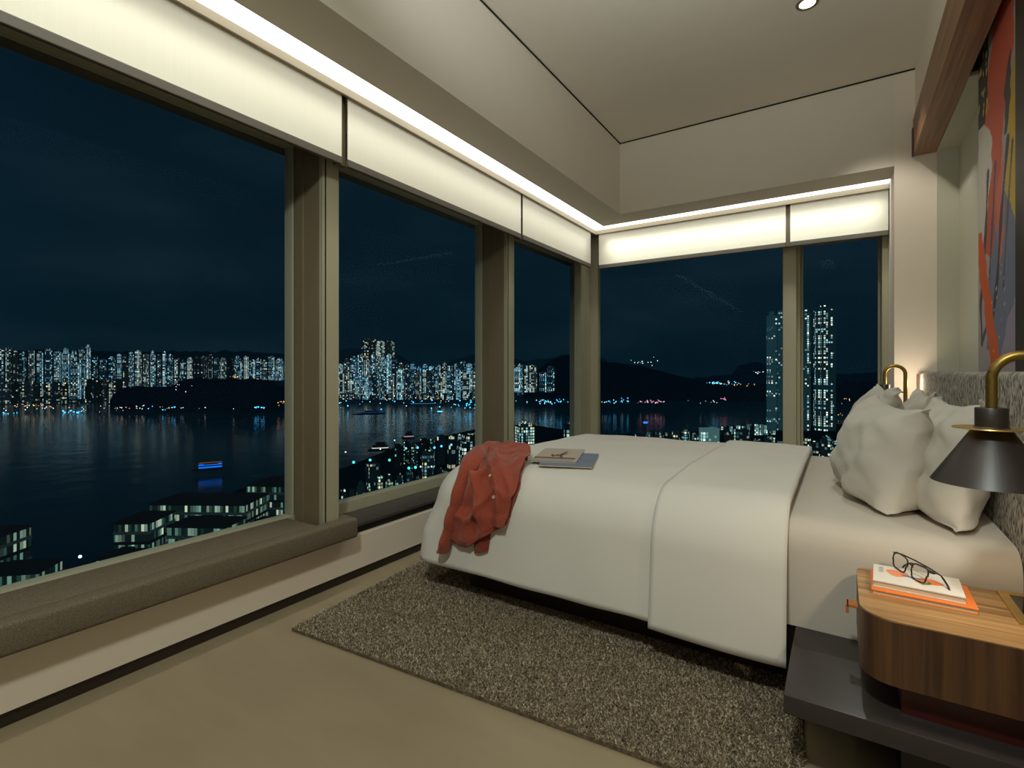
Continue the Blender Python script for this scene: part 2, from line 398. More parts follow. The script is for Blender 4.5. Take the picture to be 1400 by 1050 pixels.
def rounded_shell(X0, X1, Y0, Y1, Z0, Z1, r, nx, ny, nz, round_x0=True, round_x1=False, flare=0, puff=0, amp=0, seed=0, freq=3, hem=None):
    """draped shell over a box: top + sides, no underside"""
    bm = B()
    def lay(a0, a1, n): return np.linspace(a0, a1, n)
    # build box surface grid as cube sides
    bmesh.ops.create_grid(bm, x_segments=nx, y_segments=ny, size=.5)
    for v in bm.verts: v.co = Vector((X0+(v.co.x+.5)*(X1-X0), Y0+(v.co.y+.5)*(Y1-Y0), Z1))
    border = [e for e in bm.edges if e.is_boundary]
    def isx1(e): return all(abs(v.co.x-X1) < 1e-5 for v in e.verts)
    def isx0(e): return all(abs(v.co.x-X0) < 1e-5 for v in e.verts)
    cur = [e for e in border if (round_x1 or not isx1(e)) and (round_x0 or not isx0(e))]
    for k in range(nz):
        res = bmesh.ops.extrude_edge_only(bm, edges=cur)
        nv = [g for g in res['geom'] if isinstance(g, bmesh.types.BMVert)]
        for v in nv: v.co.z = Z1+(Z0-Z1)*(k+1)/nz
        cur = [g for g in res['geom'] if isinstance(g, bmesh.types.BMEdge) and all(w in set(nv) for w in g.verts)]
    cx0 = X0+r if round_x0 else X0-9; cx1 = X1-r if round_x1 else X1+9
    for v in bm.verts:
        p = v.co.copy()
        rr = .06+(r-.06)*min(1, max(0, 2*(p.z-Z0)/(Z1-r-Z0)-1)) if r > .1 else r
        c = Vector((min(max(p.x, cx0+rr-r), cx1-rr+r), min(max(p.y, Y0+rr), Y1-rr), min(p.z, Z1-rr)))
        d = p-c
        if d.length > rr: p = c+d*(rr/d.length)
        nrm = d.normalized() if d.length > 1e-6 else Vector((0, 0, 1))
        t = max(0, (Z1-p.z)/(Z1-Z0))
        if flare:
            nh = Vector((nrm.x if round_x0 or round_x1 else 0, nrm.y, 0)); p += nh*flare*(t**1.3)
        if puff:
            fx = (p.x-X0)/(X1-X0); fy = (p.y-Y0)/(Y1-Y0)
            p.z += puff*math.sin(PI*min(max(fy,0),1))**.6*max(0, 1-t*4)
        if amp:
            q = Vector((p.x*freq+seed, p.y*freq, p.z*freq*.6))
            p += nrm*amp*(mnoise.noise(q)+.5*mnoise.noise(q*2.1))
            side = min(1, t*1.5)
            p += nrm*side*.5*amp*math.sin(p.x*9+p.y*7+seed)
            if v.is_boundary and t > .9: p.z += amp*1.2*mnoise.noise(Vector((p.x*4+seed, p.y*4, 3)))
        v.co = p
    return bm
bm = rounded_shell(-.17, .384, 1.765, 3.27, .2285, .542, .07, 16, 40, 10, False, False, 0, .004, .002, 2)
obj('mattress', bm, m_sheet, bed, 80)

dv = thing('duvet', 'thick plain white duvet spread over the bed with its head end folded back', 'duvet', (-.85, 2.5, .3))
D = dict(X0=-1.60, X1=-.135, Y0=1.735, Y1=3.33, Z0=.152, Z1=.575, r=.16)
bm = rounded_shell(D['X0'], -.2, D['Y0'], D['Y1'], D['Z0'], D['Z1'], D['r'], 60, 70, 22, True, False, .04, .012, .008, 5.3)
o = obj('cover', bm, m_white, dv, 180)
md = o.modifiers.new('thick', 'SOLIDIFY'); md.thickness = .02; md.offset = -1
bm = rounded_shell(-.545, -.135, D['Y0']-.016, D['Y1']+.016, D['Z0']-.014, D['Z1']+.016, D['r']+.016, 24, 70, 22, False, False, .04, .012, .008, 5.3)
o = obj('folded_end', bm, m_white, dv, 180)
md = o.modifiers.new('thick', 'SOLIDIFY'); md.thickness = .022; md.offset = -1

# ---- pillows
def pillow(label, cpos, w, h, t, lean, yaw, seed, roll=0):
    """w: along its long side, h: height, t: thickness. lean back angle, yaw about z"""
    n, m = 44, 34
    us = np.sin(np.linspace(-PI/2, PI/2, n)); vs = np.sin(np.linspace(-PI/2, PI/2, m))
    rotm = Matrix.Rotation(yaw, 3, 'Z') @ Matrix.Rotation(lean, 3, 'Y') @ Matrix.Rotation(roll, 3, 'X')
    o_ = thing('pillow', label, 'pillow', cpos, 'white pillows at the head of the bed')
    P = np.zeros((2*n, m, 3)); bm = B(); rows = {}
    for sgn in (1, -1):
        for i, u in enumerate(us):
            for j, v in enumerate(vs):
                edge = max(abs(u), abs(v)) > .9999
                if sgn == -1 and edge: rows[(sgn, i, j)] = rows[(1, i, j)]; continue
                pin_u = 1-.075*(1-abs(v)**2.5); pin_v = 1-.075*(1-abs(u)**2.5)*(1.9 if v > 0 else .4)
                y = u*w/2*pin_u; z = v*h/2*pin_v
                th = t/2*((1-abs(u)**3.2)*(1-abs(v)**3.0))**.6
                th *= 1+.10*(-v)
                q = Vector((u*2.2+seed, v*2.2, sgn*1.3+seed))
                th *= 1+.16*mnoise.noise(q)
                cr = (abs(u)*abs(v))**3
                x = sgn*th+.015*mnoise.noise(Vector((u*3+seed, v*3, 0)))+.012*cr*mnoise.noise(Vector((u*7, v*7, seed)))*3
                th2 = .006*mnoise.noise(Vector((u*6+seed*2, v*6, sgn)))*(1-cr)
                x += th2
                rows[(sgn, i, j)] = bm.verts.new(rotm @ Vector((x, y, z)))
    for sgn in (1, -1):
        for i in range(n-1):
            for j in range(m-1):
                q = [rows[(sgn, i, j)], rows[(sgn, i+1, j)], rows[(sgn, i+1, j+1)], rows[(sgn, i, j+1)]]
                try: bm.faces.new(q)
                except ValueError: pass
    # rest on the sheet
    zmin = min(v.co.z for v in bm.verts)
    for v in bm.verts:
        z = v.co.z-zmin-.038
        if z < .03: z = .03*math.exp((z-.03)/.05)*.9+.003 if z < .03 else z
        v.co.z = .5445+z; v.co.x += cpos[0]; v.co.y += cpos[1]
    WL[o_] = Vector((cpos[0], cpos[1], .542)); o_.location = WL[o_]
    obj('pillow_case', bm, m_white2, o_, 180)
    # side flap opening seam
    return o_
pillow('plump white pillow standing in front at the near side of the bed', (.118, 2.27, 0), .62, .395, .235, math.radians(13), math.radians(11), 1.7, math.radians(2))
pillow('white pillow propped on the headboard just behind the black bedside shade', (.285, 2.17, 0), .64, .41, .17, math.radians(10), math.radians(3), 4.4, math.radians(-1))
pillow('white pillow at the window side, only its pointed tip showing in front', (.13, 2.98, 0), .62, .44, .2, math.radians(14), math.radians(3), 8.2)
pillow('white pillow at the window side leaning on the far headboard end', (.29, 2.92, 0), .62, .42, .16, math.radians(10), 0, 11.5)

# ================================================================== rug
ra = math.radians(4.0); ex = Vector((math.cos(ra), math.sin(ra), 0)); ey = Vector((-math.sin(ra)*1.05, math.cos(ra), 0))
A0 = Vector((-1.777, 1.186, 0)); RW, RD = 1.715, 2.0
r = thing('rug', 'thick beige and brown speckled wool rug under the bed', 'rug', tuple(A0+ex*RW/2+ey*RD/2))
bm = B()
cs = [A0, A0+ex*RW, A0+ex*RW+ey*RD, A0+ey*RD]
prism(bm, [(c.x, c.y) for c in cs], .001, .0125); obj('backing', bm, M('rug_base', (120,106,82), .95, vscale=80, c2=(70,58,42)), r)
nT = 120000
s = rng.random(nT)*RW; t = rng.random(nT)*.98
t = np.where(rng.random(nT) < .25, rng.random(nT)*RD, t)
base = np.array(A0)[None]+s[:, None]*np.array(ex)+t[:, None]*np.array(ey); base[:, 2] = .011
ang = rng.random(nT)*2*PI; hgt = .004+.007*rng.random(nT); lean = .010*rng.random(nT); la = rng.random(nT)*2*PI
wd = .0016+.0012*rng.random(nT)
dx = np.stack([np.cos(ang)*wd, np.sin(ang)*wd, np.zeros(nT)], 1)
tip = base+np.stack([np.cos(la)*lean, np.sin(la)*lean, hgt], 1)
V = np.stack([base-dx, base+dx, tip+dx*.5, tip-dx*.5], 1).reshape(-1, 3)
me = bpy.data.meshes.new('pile'); me.vertices.add(nT*4); me.vertices.foreach_set('co', V.astype(np.float32).ravel())
me.loops.add(nT*4); me.loops.foreach_set('vertex_index', np.arange(nT*4, dtype=np.int32))
me.polygons.add(nT); me.polygons.foreach_set('loop_start', np.arange(0, nT*4, 4, dtype=np.int32))
try: me.polygons.foreach_set('loop_total', np.full(nT, 4, dtype=np.int32))
except Exception: pass
me.update(calc_edges=True)
o = link('pile', me, m_rug, r); o['kind'] = 'stuff'

# ================================================================== nightstand and things on it
ns = thing('nightstand', 'walnut nightstand with rounded corner floating on the dark bed platform', 'nightstand', (.2, 1.56, .228))
def round_poly(x0, x1, y0, y1, r0, r1, n=10):
    p = []
    for k in range(n+1): a = PI+PI/2*k/n; p.append((x0+r0+r0*math.cos(a), y0+r0+r0*math.sin(a)))
    p += [(x1, y0), (x1, y1)]
    for k in range(n+1): a = PI/2+PI/2*k/n; p.append((x0+r1+r1*math.cos(a), y1-r1+r1*math.sin(a)))
    return p
NX0, NX1, NY0, NY1, NZ0, NZ1 = .036, .385, 1.40, 1.735, .305, .45
bm = B(); prism(bm, round_poly(NX0, NX1, NY0, NY1, .07, .03, 14), NZ0, NZ1-.004); obj('body', bm, m_walnut_f, ns, 40)
bm = B(); prism(bm, round_poly(NX0, NX1, NY0, NY1, .07, .03, 14), NZ1-.004, NZ1, .0015, 2); obj('top', bm, m_walnut_t, ns, 40)
bm = B(); box(bm, .115, .384, 1.445, 1.70, .2285, NZ0); obj('recessed_foot', bm, m_red, ns)
bm = B(); box(bm, .012, .04, 1.60, 1.634, .383, .390, .001); box(bm, .010, .017, 1.60, 1.634, .366, .390, .001); obj('pull_tab', bm, m_leather, ns)

def book(name, label, cat, c, sx, sy, z0, th, yaw, cover_m, cov=.002, art=None, group=None):
    r = thing(name, label, cat, (c[0], c[1], z0), group)
    R = Matrix.Rotation(yaw, 3, 'Z')
    def put(bm):
        for v in bm.verts: v.co = R @ v.co + Vector((c[0], c[1], 0))
        return bm
    bm = B(); box(bm, -sx/2, sx/2, -sy/2, sy/2, z0, z0+cov); box(bm, -sx/2, sx/2, -sy/2, sy/2, z0+th-cov, z0+th); box(bm, -sx/2, -sx/2+cov, -sy/2, sy/2, z0, z0+th) if False else None
    obj('cover', put(bm), cover_m, r)
    bm = B(); box(bm, -sx/2+.002, sx/2-.002, -sy/2+.002, sy/2-.002, z0+cov, z0+th-cov); obj('pages', put(bm), m_pages, r)
    if art is not None:
        n, m = 70, 60
        xs = np.linspace(-sx/2, sx/2, n); ys = np.linspace(-sy/2, sy/2, m)
        X, Y = np.meshgrid(xs, ys, indexing='ij')
        C = art(X/sx+.5, Y/sy+.5)
        cR = math.cos(yaw); sR = math.sin(yaw)
        P = np.stack([c[0]+cR*X-sR*Y, c[1]+sR*X+cR*Y, np.full_like(X, z0+th+.0004)], -1)
        grid_mesh('printed_cover', P, m_print, r, False, C)
    return r
def blob(C, mask, col): C[mask] = lin(col)
def art_white(u, v):
    C = np.zeros(u.shape+(3,)); C[:] = lin((232,226,218))
    w = .06*np.sin(u*17)+.05*np.sin(v*13+u*7)
    blob(C, (np.hypot((u-.28)*1.2, v-.62)+w < .17), (240,150,110)); blob(C, (np.hypot(u-.5, (v-.35)*1.3)+w < .14), (236,196,84))
    blob(C, (np.hypot(u-.66, (v-.5)*1.2)+w < .16), (232,130,72)); blob(C, (np.hypot(u-.45, v-.55)+w < .06), (70,90,140))
    blob(C, (np.hypot(u-.58, v-.32)+w < .04), (90,150,90)); blob(C, (np.abs(u-.1) < .03) & (np.abs(v-.72) < .15) & (np.sin(v*90) > 0), (120,120,130))
    return C
book('book', 'orange book lying flat on the nightstand beneath the white book', 'book', (.164, 1.615, 0), .198, .155, NZ1+.0003, .012, math.radians(-1), m_orange)
book('book', 'white book with an orange and yellow cover picture, lying under the glasses', 'book', (.158, 1.625, 0), .175, .132, NZ1+.0127, .015, math.radians(-3), M('white_cover', (236,230,222), .5), art=art_white)
# spectacles
GZ = NZ1+.0283
gl = thing('eyeglasses', 'black rimmed eyeglasses with open temples resting on the white book', 'glasses', (.16, 1.63, GZ))
gc = Vector((.143, 1.640, GZ)); gy = math.radians(-63)
Rg = Matrix.Rotation(gy, 3, 'Z') @ Matrix.Rotation(math.radians(-12), 3, 'X')
def gpt(x, y, z): return gc + Rg @ Vector((x, y, z))
def rim(s):
    pts = []
    for k in range(41):
        a = 2*PI*k/40; ca, sa = math.cos(a), math.sin(a)
        x = .0285*(abs(ca)**.5)*(1 if ca >= 0 else -1); z = .0195*(abs(sa)**.55)*(1 if sa >= 0 else -1)
        if z < 0: x *= .88
        pts.append(gpt(s*.0365+x, -.0012*(x/.03)**2, .0215+z+.002*s*x/.03))
    return pts
bm = B()
for s_ in (-1, 1): tube(bm, rim(s_), .0018, 8, False)
tube(bm, [gpt(-.010, 0, .026), gpt(-.004, -.001, .031), gpt(.004, -.001, .031), gpt(.010, 0, .026)], .0019, 8)
for s_ in (-1, 1): tube(bm, [gpt(s_*.062, 0, .037), gpt(s_*.0695, .001, .037), gpt(s_*.0705, .008, .0365)], .0022, 8)
obj('rims', bm, m_acetate, gl, 60)
for s_, path in ((-1, [(-.070,.007,.037),(-.066,.018,.0375),(-.03,.028,.037),(.02,.036,.0345),(.05,.040,.030),(.072,.041,.017),(.084,.042,.005)]), (1, [(.070,.007,.0365),(.066,.014,.037),(.03,.019,.035),(-.01,.021,.032),(-.035,.022,.026),(-.052,.023,.014),(-.060,.024,.005)])):
    bm = B(); vs = [bm.verts.new(p) for p in rim(s_)[:-1]]; bm.faces.new(vs); obj('lens', bm, m_lens, gl)
    bm = B(); pp = []
    pts = [gpt(*q) for q in path]
    for a, b in zip(pts, pts[1:]): pp += [a+(b-a)*k/4 for k in range(4)]
    pp.append(pts[-1]); tube(bm, pp, [.0018]*(len(pp)-8)+[.0023]*8, 8); obj('temple', bm, m_acetate, gl, 60)
# brass framed control panel
cp = thing('control_panel', 'brass framed dark touch panel lying at the back of the nightstand top', 'panel', (.36, 1.66, NZ1))
bm = B(); x0, x1, y0, y1 = .325, .3845, 1.53, 1.727
box(bm, x0, x0+.019, y0, y1, NZ1+.0003, NZ1+.006, .001); box(bm, x0+.019, x1, y1-.022, y1, NZ1+.0003, NZ1+.006, .001); box(bm, x0+.019, x1, y0, y0+.022, NZ1+.0003, NZ1+.006, .001)
obj('frame', bm, m_brass, cp)
bm = B(); box(bm, x0+.019, x1, y0+.022, y1-.022, NZ1+.0003, NZ1+.004); obj('screen', bm, m_glasscr, cp)

# ================================================================== bedside lamps
LP = Vector((.258, 1.405, 0))
def bedside_lamp(LP, label):
    lm = thing('bedside_lamp', label, 'lamp', (LP.x, LP.y, .77), 'cone bedside lamps either side of the bed')
    bm = B(); lathe(bm, [(.0265,.888),(.030,.884),(.098,.772),(.0965,.7715),(.029,.880),(.0,.881)], (LP.x, LP.y, 0), 56); sh = obj('shade', bm, m_black, lm, 40)
    bm = B(); lathe(bm, [(.0,.926),(.0255,.926),(.0262,.925),(.0262,.886),(.0,.886)], (LP.x, LP.y, 0), 40); obj('socket', bm, m_black, lm, 40)
    bm = B(); lathe(bm, [(.02,.8855),(.062,.8855),(.0625,.8843),(.062,.883),(.02,.883)], (LP.x, LP.y, 0), 56); obj('brass_disc', bm, m_brass, lm, 40)
    bm = B(); cx = LP.x+.062*1
    pts = [(LP.x, LP.y, .924), (LP.x, LP.y, .955), (LP.x, LP.y, .985)]
    for k in range(0, 17):
        a = PI-PI*k/16; pts.append((LP.x+.048+.048*math.cos(a), LP.y, .985+.048*math.sin(a)))
    pts += [(LP.x+.096, LP.y, .94), (LP.x+.096, LP.y, .885), (LP.x+.096, LP.y, .80)]
    tube(bm, pts, .0095, 14); obj('swan_neck', bm, m_brassd, lm, 60)
    bm = B(); tube(bm, [(LP.x+.058, LP.y, .884), (LP.x+.1, LP.y, .884)], .006, 10); obj('disc_arm', bm, m_brass, lm, 60)
    bm = B(); tube(bm, [(LP.x+.09, LP.y, .82), (.3858, LP.y, .82)], .012, 14); obj('wall_mount', bm, m_brass, lm, 60)
    bm = B(); bmesh.ops.create_uvsphere(bm, u_segments=20, v_segments=12, radius=.022, matrix=Matrix.Translation((LP.x, LP.y, .83))); obj('bulb', bm, m_bulb, lm, 180)
bedside_lamp(LP, 'black cone bedside lamp on a brass swan neck above the walnut nightstand')
LP2 = Vector((.212, 3.66, 0))
bedside_lamp(LP2, 'black cone bedside lamp by the wall pier, mostly hidden behind the pillows')

# ================================================================== painting
def art_main(y, z):            # y 0 (far edge) .. 1 (near edge), z 0 bottom .. 1 top
    C = np.zeros(y.shape+(3,)); C[:] = lin((168,158,158))
    def poly(pts, col, soft=0):
        pts = np.array(pts); m = np.zeros(y.shape, bool); j = len(pts)-1
        yy = y+.012*np.sin(z*60)+.008*np.sin(z*131)
        for i in range(len(pts)):
            (a, b), (c, d) = pts[i], pts[j]
            cond = ((b > z) != (d > z)) & (yy < (c-a)*(z-b)/((d-b) if d != b else 1e-9)+a)
            m ^= cond; j = i
        C[m] = lin(col)
    def stroke(pts, w, col):
        pts = np.array(pts)
        m = np.zeros(y.shape, bool)
        for a, b in zip(pts, pts[1:]):
            d = b-a; L = (d**2*np.array([.16,1])).sum(); t = np.clip((((y-a[0])*d[0])*.16+(z-a[1])*d[1])/L, 0, 1)
            m |= (np.hypot((y-a[0]-t*d[0])*.4, z-a[1]-t*d[1]) < w*(1+.3*np.sin(z*40)))
        C[m] = lin(col)
    poly([(0,.82),(.42,.92),(.55,1),(0,1)], (56,50,52)); poly([(0,.58),(.32,.60),(.3,.86),(0,.92)], (52,47,48))
    poly([(.4,.86),(1,.86),(1,1),(.5,1)], (150,148,156))
    poly([(0,.3),(.35,.35),(.45,.5),(.4,.6),(.2,.645),(0,.655)], (206,196,184))
    poly([(.6,.25),(1,.18),(1,.70),(.85,.62),(.75,.4)], (196,164,60))
    poly([(.25,.06),(.8,.02),(1,.2),(.95,.34),(.7,.42),(.4,.4)], (112,118,138)); poly([(.6,.02),(1,.02),(1,.16),(.8,.12)], (150,140,160))
    poly([(.22,.64),(.3,.75),(.45,.84),(.75,.94),(1,.96),(1,.88),(.9,.84),(.95,.74),(.85,.66),(.72,.60),(.66,.5),(.55,.38),(.4,.28),(.15,.32),(.4,.5),(.42,.58)], (190,88,66))
    poly([(.5,.42),(.7,.5),(.72,.32),(.6,.24)], (196,110,96))
    poly([(.72,.64),(.84,.72),(.88,.66),(.8,.54),(.74,.54)], (70,62,58))
    stroke([(.3,.5),(.2,.3),(.08,.18),(.12,.08),(.28,.12)], .012, (72,68,76)); stroke([(.8,.52),(.66,.38),(.55,.22),(.4,.1)], .012, (66,62,70))
    stroke([(.5,.5),(.42,.36),(.34,.24)], .010, (84,78,84)); stroke([(.9,.5),(.8,.36),(.7,.2)], .008, (92,88,96))
    poly([(.0,.375),(.12,.37),(.3,.24),(.5,.10),(.64,.02),(.42,.0),(.3,.08),(.14,.2),(0,.29)], (206,92,50))
    for k in range(26):
        a, b = rng.random()*.34, .66+rng.random()*.26
        C[(np.hypot((y-a)*.4, (z-b)*.7) < .004+.004*rng.random())] = lin((206,180,84))
    for k in range(14):
        a, b = .25+rng.random()*.5, .05+rng.random()*.2
        C[(np.hypot((y-a)*.4, (z-b)) < .0035)] = lin((220,190,110))
    return C
pa = thing('painting', 'large abstract painting in rust, black, ochre and grey in the niche above the headboard', 'painting', (.505, 2.67, .995))
PY0, PY1, PZ0, PZ1 = 2.38, 2.965, .998, 2.60
bm = B(); box(bm, .53, .5838, PY0+.1, PY1-.1, 1.05, 2.5); obj('mounting_batten', bm, m_darkwood, pa)
bm = B(); box(bm, .502, .53, PY0, PY1, PZ0, PZ1); obj('canvas_edge', bm, M('gilt_edge', (150,120,70), .5), pa)
ys = np.linspace(PY1-.002, PY0+.002, 110); zs = np.linspace(PZ0, PZ1, 300)
Yg, Zg = np.meshgrid(ys, zs, indexing='ij')
C = art_main((PY1-Yg)/(PY1-PY0), (Zg-PZ0)/(PZ1-PZ0))
grid_mesh('canvas', np.stack([np.full_like(Yg, .5015), Yg, Zg], -1), m_art, pa, False, C)

# ================================================================== magazines on the bed
ZD = D['Z1']+.016
def art_mag(u, v):
    C = np.zeros(u.shape+(3,)); C[:] = lin((196,184,166))
    blob(C, (v < .30), (120,92,74)); blob(C, v < .2, (176,160,142)); blob(C, v < .1, (170,170,170))
    for (a, b), (c, d), w in [((.36,.40),(.58,.42),.05),((.5,.40),(.62,.74),.05),((.46,.5),(.4,.36),.05),((.55,.45),(.66,.58),.045),((.56,.40),(.62,.22),.05),((.36,.42),(.34,.5),.04)]:
        t = np.clip(((u-a)*(c-a)+(v-b)*(d-b))/((c-a)**2+(d-b)**2), 0, 1); blob(C, np.hypot(u-a-t*(c-a), v-b-t*(d-b)) < w*.6, (104,76,58))
    blob(C, u > .93, (186,178,164))
    return C
def put_flat(name, c, sx, sy, z0, th, yaw, mat, parent):
    R = Matrix.Rotation(yaw, 3, 'Z'); bm = B(); box(bm, -sx/2, sx/2, -sy/2, sy/2, z0, z0+th)
    for v in bm.verts: v.co = R @ v.co+Vector((c[0], c[1], 0))
    return obj(name, bm, mat, parent)
YW = math.radians(19)
def magazine(label, c, sx, sy, z0, th, cm, art=None):
    r = thing('magazine', label, 'magazine', (c[0], c[1], z0))
    put_flat('pages', c, sx-.003, sy-.003, z0, th*.8, YW, m_pages, r); put_flat('cover', c, sx, sy, z0+th*.8, th*.2, YW, cm, r)
    if art:
        n = 60; xs = np.linspace(-sx/2, sx/2, n); ys = np.linspace(-sy/2, sy/2, n); X, Y = np.meshgrid(xs, ys, indexing='ij')
        P = np.stack([c[0]+math.cos(YW)*X-math.sin(YW)*Y, c[1]+math.sin(YW)*X+math.cos(YW)*Y, np.full_like(X, z0+th+.0006)], -1)
        grid_mesh('printed_cover', P, m_print, r, False, art(X/sx+.5, Y/sy+.5))
magazine('blue grey magazine half covered by the photo magazine on the bed', (-1.05, 2.12), .235, .36, ZD, .006, m_blueg)
magazine('magazine with a beige photo cover of a leaping figure, lying on the duvet', (-1.13, 2.165), .205, .375, ZD+.0062, .006, m_mag, art_mag)

# ================================================================== cardigan draped over the foot corner
def duv(X, q):
    q -= .017
    r = D['r']; Ls = D['Z1']-r-D['Z0']; A = r*PI/2
    if q < Ls:
        t = (D['Z1']-(D['Z0']+q))/(D['Z1']-D['Z0']); y = D['Y0']-.04*max(0, t)**1.3; z = D['Z0']+q; n = Vector((0,-1,0))
    elif q < Ls+A:
        a = (q-Ls)/r; y = D['Y0']+r-r*math.cos(a); z = D['Z1']-r+r*math.sin(a); n = Vector((0,-math.cos(a),math.sin(a)))
    else:
        y = D['Y0']+r+(q-Ls-A); z = D['Z1']+.012*min(1, (q-Ls-A)/.2); n = Vector((0,0,1))
    e = D['X0']+r-X; k = 0
    if e > 0: k = r-math.sqrt(max(0, r*r-min(e, r)**2))
    return Vector((X, y, z))-n*k, n
def spline(pts, t):
    pts = [np.array(p, float) for p in pts]; L = [0]
    for a, b in zip(pts, pts[1:]): L.append(L[-1]+np.linalg.norm(b-a))
    x = t*L[-1]
    for i in range(len(pts)-1):
        if x <= L[i+1] or i == len(pts)-2:
            f = (x-L[i])/max(1e-9, L[i+1]-L[i])
            p0 = pts[max(i-1,0)]; p1 = pts[i]; p2 = pts[i+1]; p3 = pts[min(i+2,len(pts)-1)]
            return .5*((2*p1)+(p2-p0)*f+(2*p0-5*p1+4*p2-p3)*f*f+(3*p1-p0-3*p2+p3)*f**3)
def coons(bot, top, left, right, n, m, off):
    P = np.zeros((n, m, 3))
    b0, b1, t0, t1 = (np.array(x, float) for x in (bot[0], bot[-1], top[0], top[-1]))
    for i in range(n):
        s = i/(n-1)
        for j in range(m):
            t = j/(m-1)
            c = (1-t)*spline(bot, s)+t*spline(top, s)+(1-s)*spline(left, t)+s*spline(right, t)
            c -= (1-s)*(1-t)*b0+s*(1-t)*b1+(1-s)*t*t0+s*t*t1
            p, nn = duv(float(c[0]), float(c[1])); P[i, j] = p+nn*off(s, t, float(c[0]), float(c[1]))
    return P
ca = thing('cardigan', 'rust red knit cardigan draped over the corner of the white duvet', 'cardigan', (-1.3, 1.8, .5))
def f_body(s, t, X, q):
    d = X*.8+q*.6
    k = math.sin(PI*min(1, s*1.0))**.5
    o_ = .024+.006*math.sin(d*46+q*9)*k+.005*math.sin(X*70-q*34)+.006*mnoise.noise(Vector((X*16, q*16, 2)))*2
    w1 = 1-abs(math.sin(X*17+q*11+.8*math.sin(q*14))); w2 = 1-abs(math.sin(X*9-q*19+1.3+.6*math.sin(X*30)))
    o_ += .034*w1**3*k*math.sin(PI*min(1, t+.12))+.028*w2**4*k*(1-t*.5)
    o_ += .030*math.exp(-((t-.95)/.14)**2)*math.sin(PI*min(1, s*.9+.05))
    o_ += .016*math.exp(-((s-.30-.2*t)/.10)**2)*math.exp(-((t-.55)/.25)**2)
    return max(.020, o_)
bot = [(-1.40,.15),(-1.35,.132),(-1.30,.138),(-1.25,.175),(-1.19,.211),(-1.124,.254)]
left = [(-1.40,.15),(-1.415,.25),(-1.40,.41),(-1.44,.58),(-1.485,.74)]
right = [(-1.124,.254),(-1.10,.37),(-1.118,.448),(-1.205,.634),(-1.275,.725)]
top = [(-1.485,.74),(-1.42,.80),(-1.35,.79),(-1.275,.725)]
grid_mesh('body', coons(bot, top, left, right, 56, 70, f_body), m_rust, ca, solid=.004)
lb = [(-1.40,.15),(-1.35,.132),(-1.30,.138),(-1.25,.175),(-1.19,.211),(-1.15,.243)]
up = [(-1.405,.175),(-1.35,.158),(-1.30,.164),(-1.25,.20),(-1.19,.236),(-1.155,.268)]
grid_mesh('hem_ribbing', coons(lb, up, [lb[0], up[0]], [lb[-1], up[-1]], 40, 5, lambda s, t, X, q: f_body(s, 0, X, q)+.006), m_rust2, ca, solid=.004)
def f_front(s, t, X, q): return f_body(.75, t, X, q)*.6+.030+.004*math.sin(X*50+q*30)+.004*(s < .06)
fl = [(-1.152,.24),(-1.172,.344),(-1.22,.401),(-1.325,.501),(-1.40,.63)]
fr = [(-1.120,.25),(-1.095,.37),(-1.113,.448),(-1.190,.634),(-1.275,.765)]
grid_mesh('front_panel', coons([fl[0], fr[0]], [fl[-1], (-1.35,.72), fr[-1]], fl, fr, 24, 60, f_front), m_rust, ca, solid=.004)
gl_ = [(x-.018, q+.004) for x, q in fl]
grid_mesh('button_band', coons([gl_[0], fl[0]], [gl_[-1], fl[-1]], gl_, fl, 6, 60, lambda s, t, X, q: f_front(s, t, X, q)+.003), m_rust2, ca, solid=.004)
def f_sl(s, t, X, q): return .018+.040*math.sin(PI*s)**.7+.005*math.sin(q*60+X*40)*math.sin(PI*s)+.010*t
sl = [(-1.467,.088),(-1.440,.171),(-1.425,.255),(-1.408,.344),(-1.43,.43),(-1.52,.60),(-1.525,.73)]
sr = [(-1.412,.091),(-1.388,.198),(-1.362,.301),(-1.352,.373),(-1.345,.477),(-1.395,.62),(-1.43,.76)]
grid_mesh('sleeve', coons([sl[0], sr[0]], [sl[-1], sr[-1]], sl, sr, 18, 70, f_sl), m_rust, ca, solid=.004)
c1 = [(-1.286,.110),(-1.218,.126)]; c2 = [(-1.30,.26),(-1.20,.27)]
grid_mesh('cuff', coons(c1, c2, [c1[0], c2[0]], [c1[1], c2[1]], 14, 20, lambda s, t, X, q: .006+.012*math.sin(PI*s)), m_rust2, ca, solid=.004)
nk = [(-1.44,.60),(-1.425,.66),(-1.39,.73),(-1.345,.815)]; nk2 = [(-1.395,.585),(-1.375,.64),(-1.345,.71),(-1.305,.79)]
grid_mesh('neckband', coons([nk[0], nk2[0]], [nk[-1], nk2[-1]], nk, nk2, 10, 30, lambda s, t, X, q: .034+.014*math.sin(PI*s)+.010*t), m_rust2, ca, solid=.004)
for (X, q, t_) in ((-1.230,.401,.42),(-1.183,.338,.26)):
    p, nn = duv(X, q); p = p+nn*(f_front(.3, t_, X, q)+.0075)
    rot = nn.to_track_quat('Z', 'Y').to_matrix().to_4x4()
    bm = B(); lathe(bm, [(0,.002),(.005,.002),(.0068,.003),(.007,.001),(.0066,-.001),(0,-.001)], n=20); bmesh.ops.transform(bm, matrix=Matrix.Translation(p) @ rot, verts=bm.verts)
    obj('button', bm, m_btn, ca, 40)

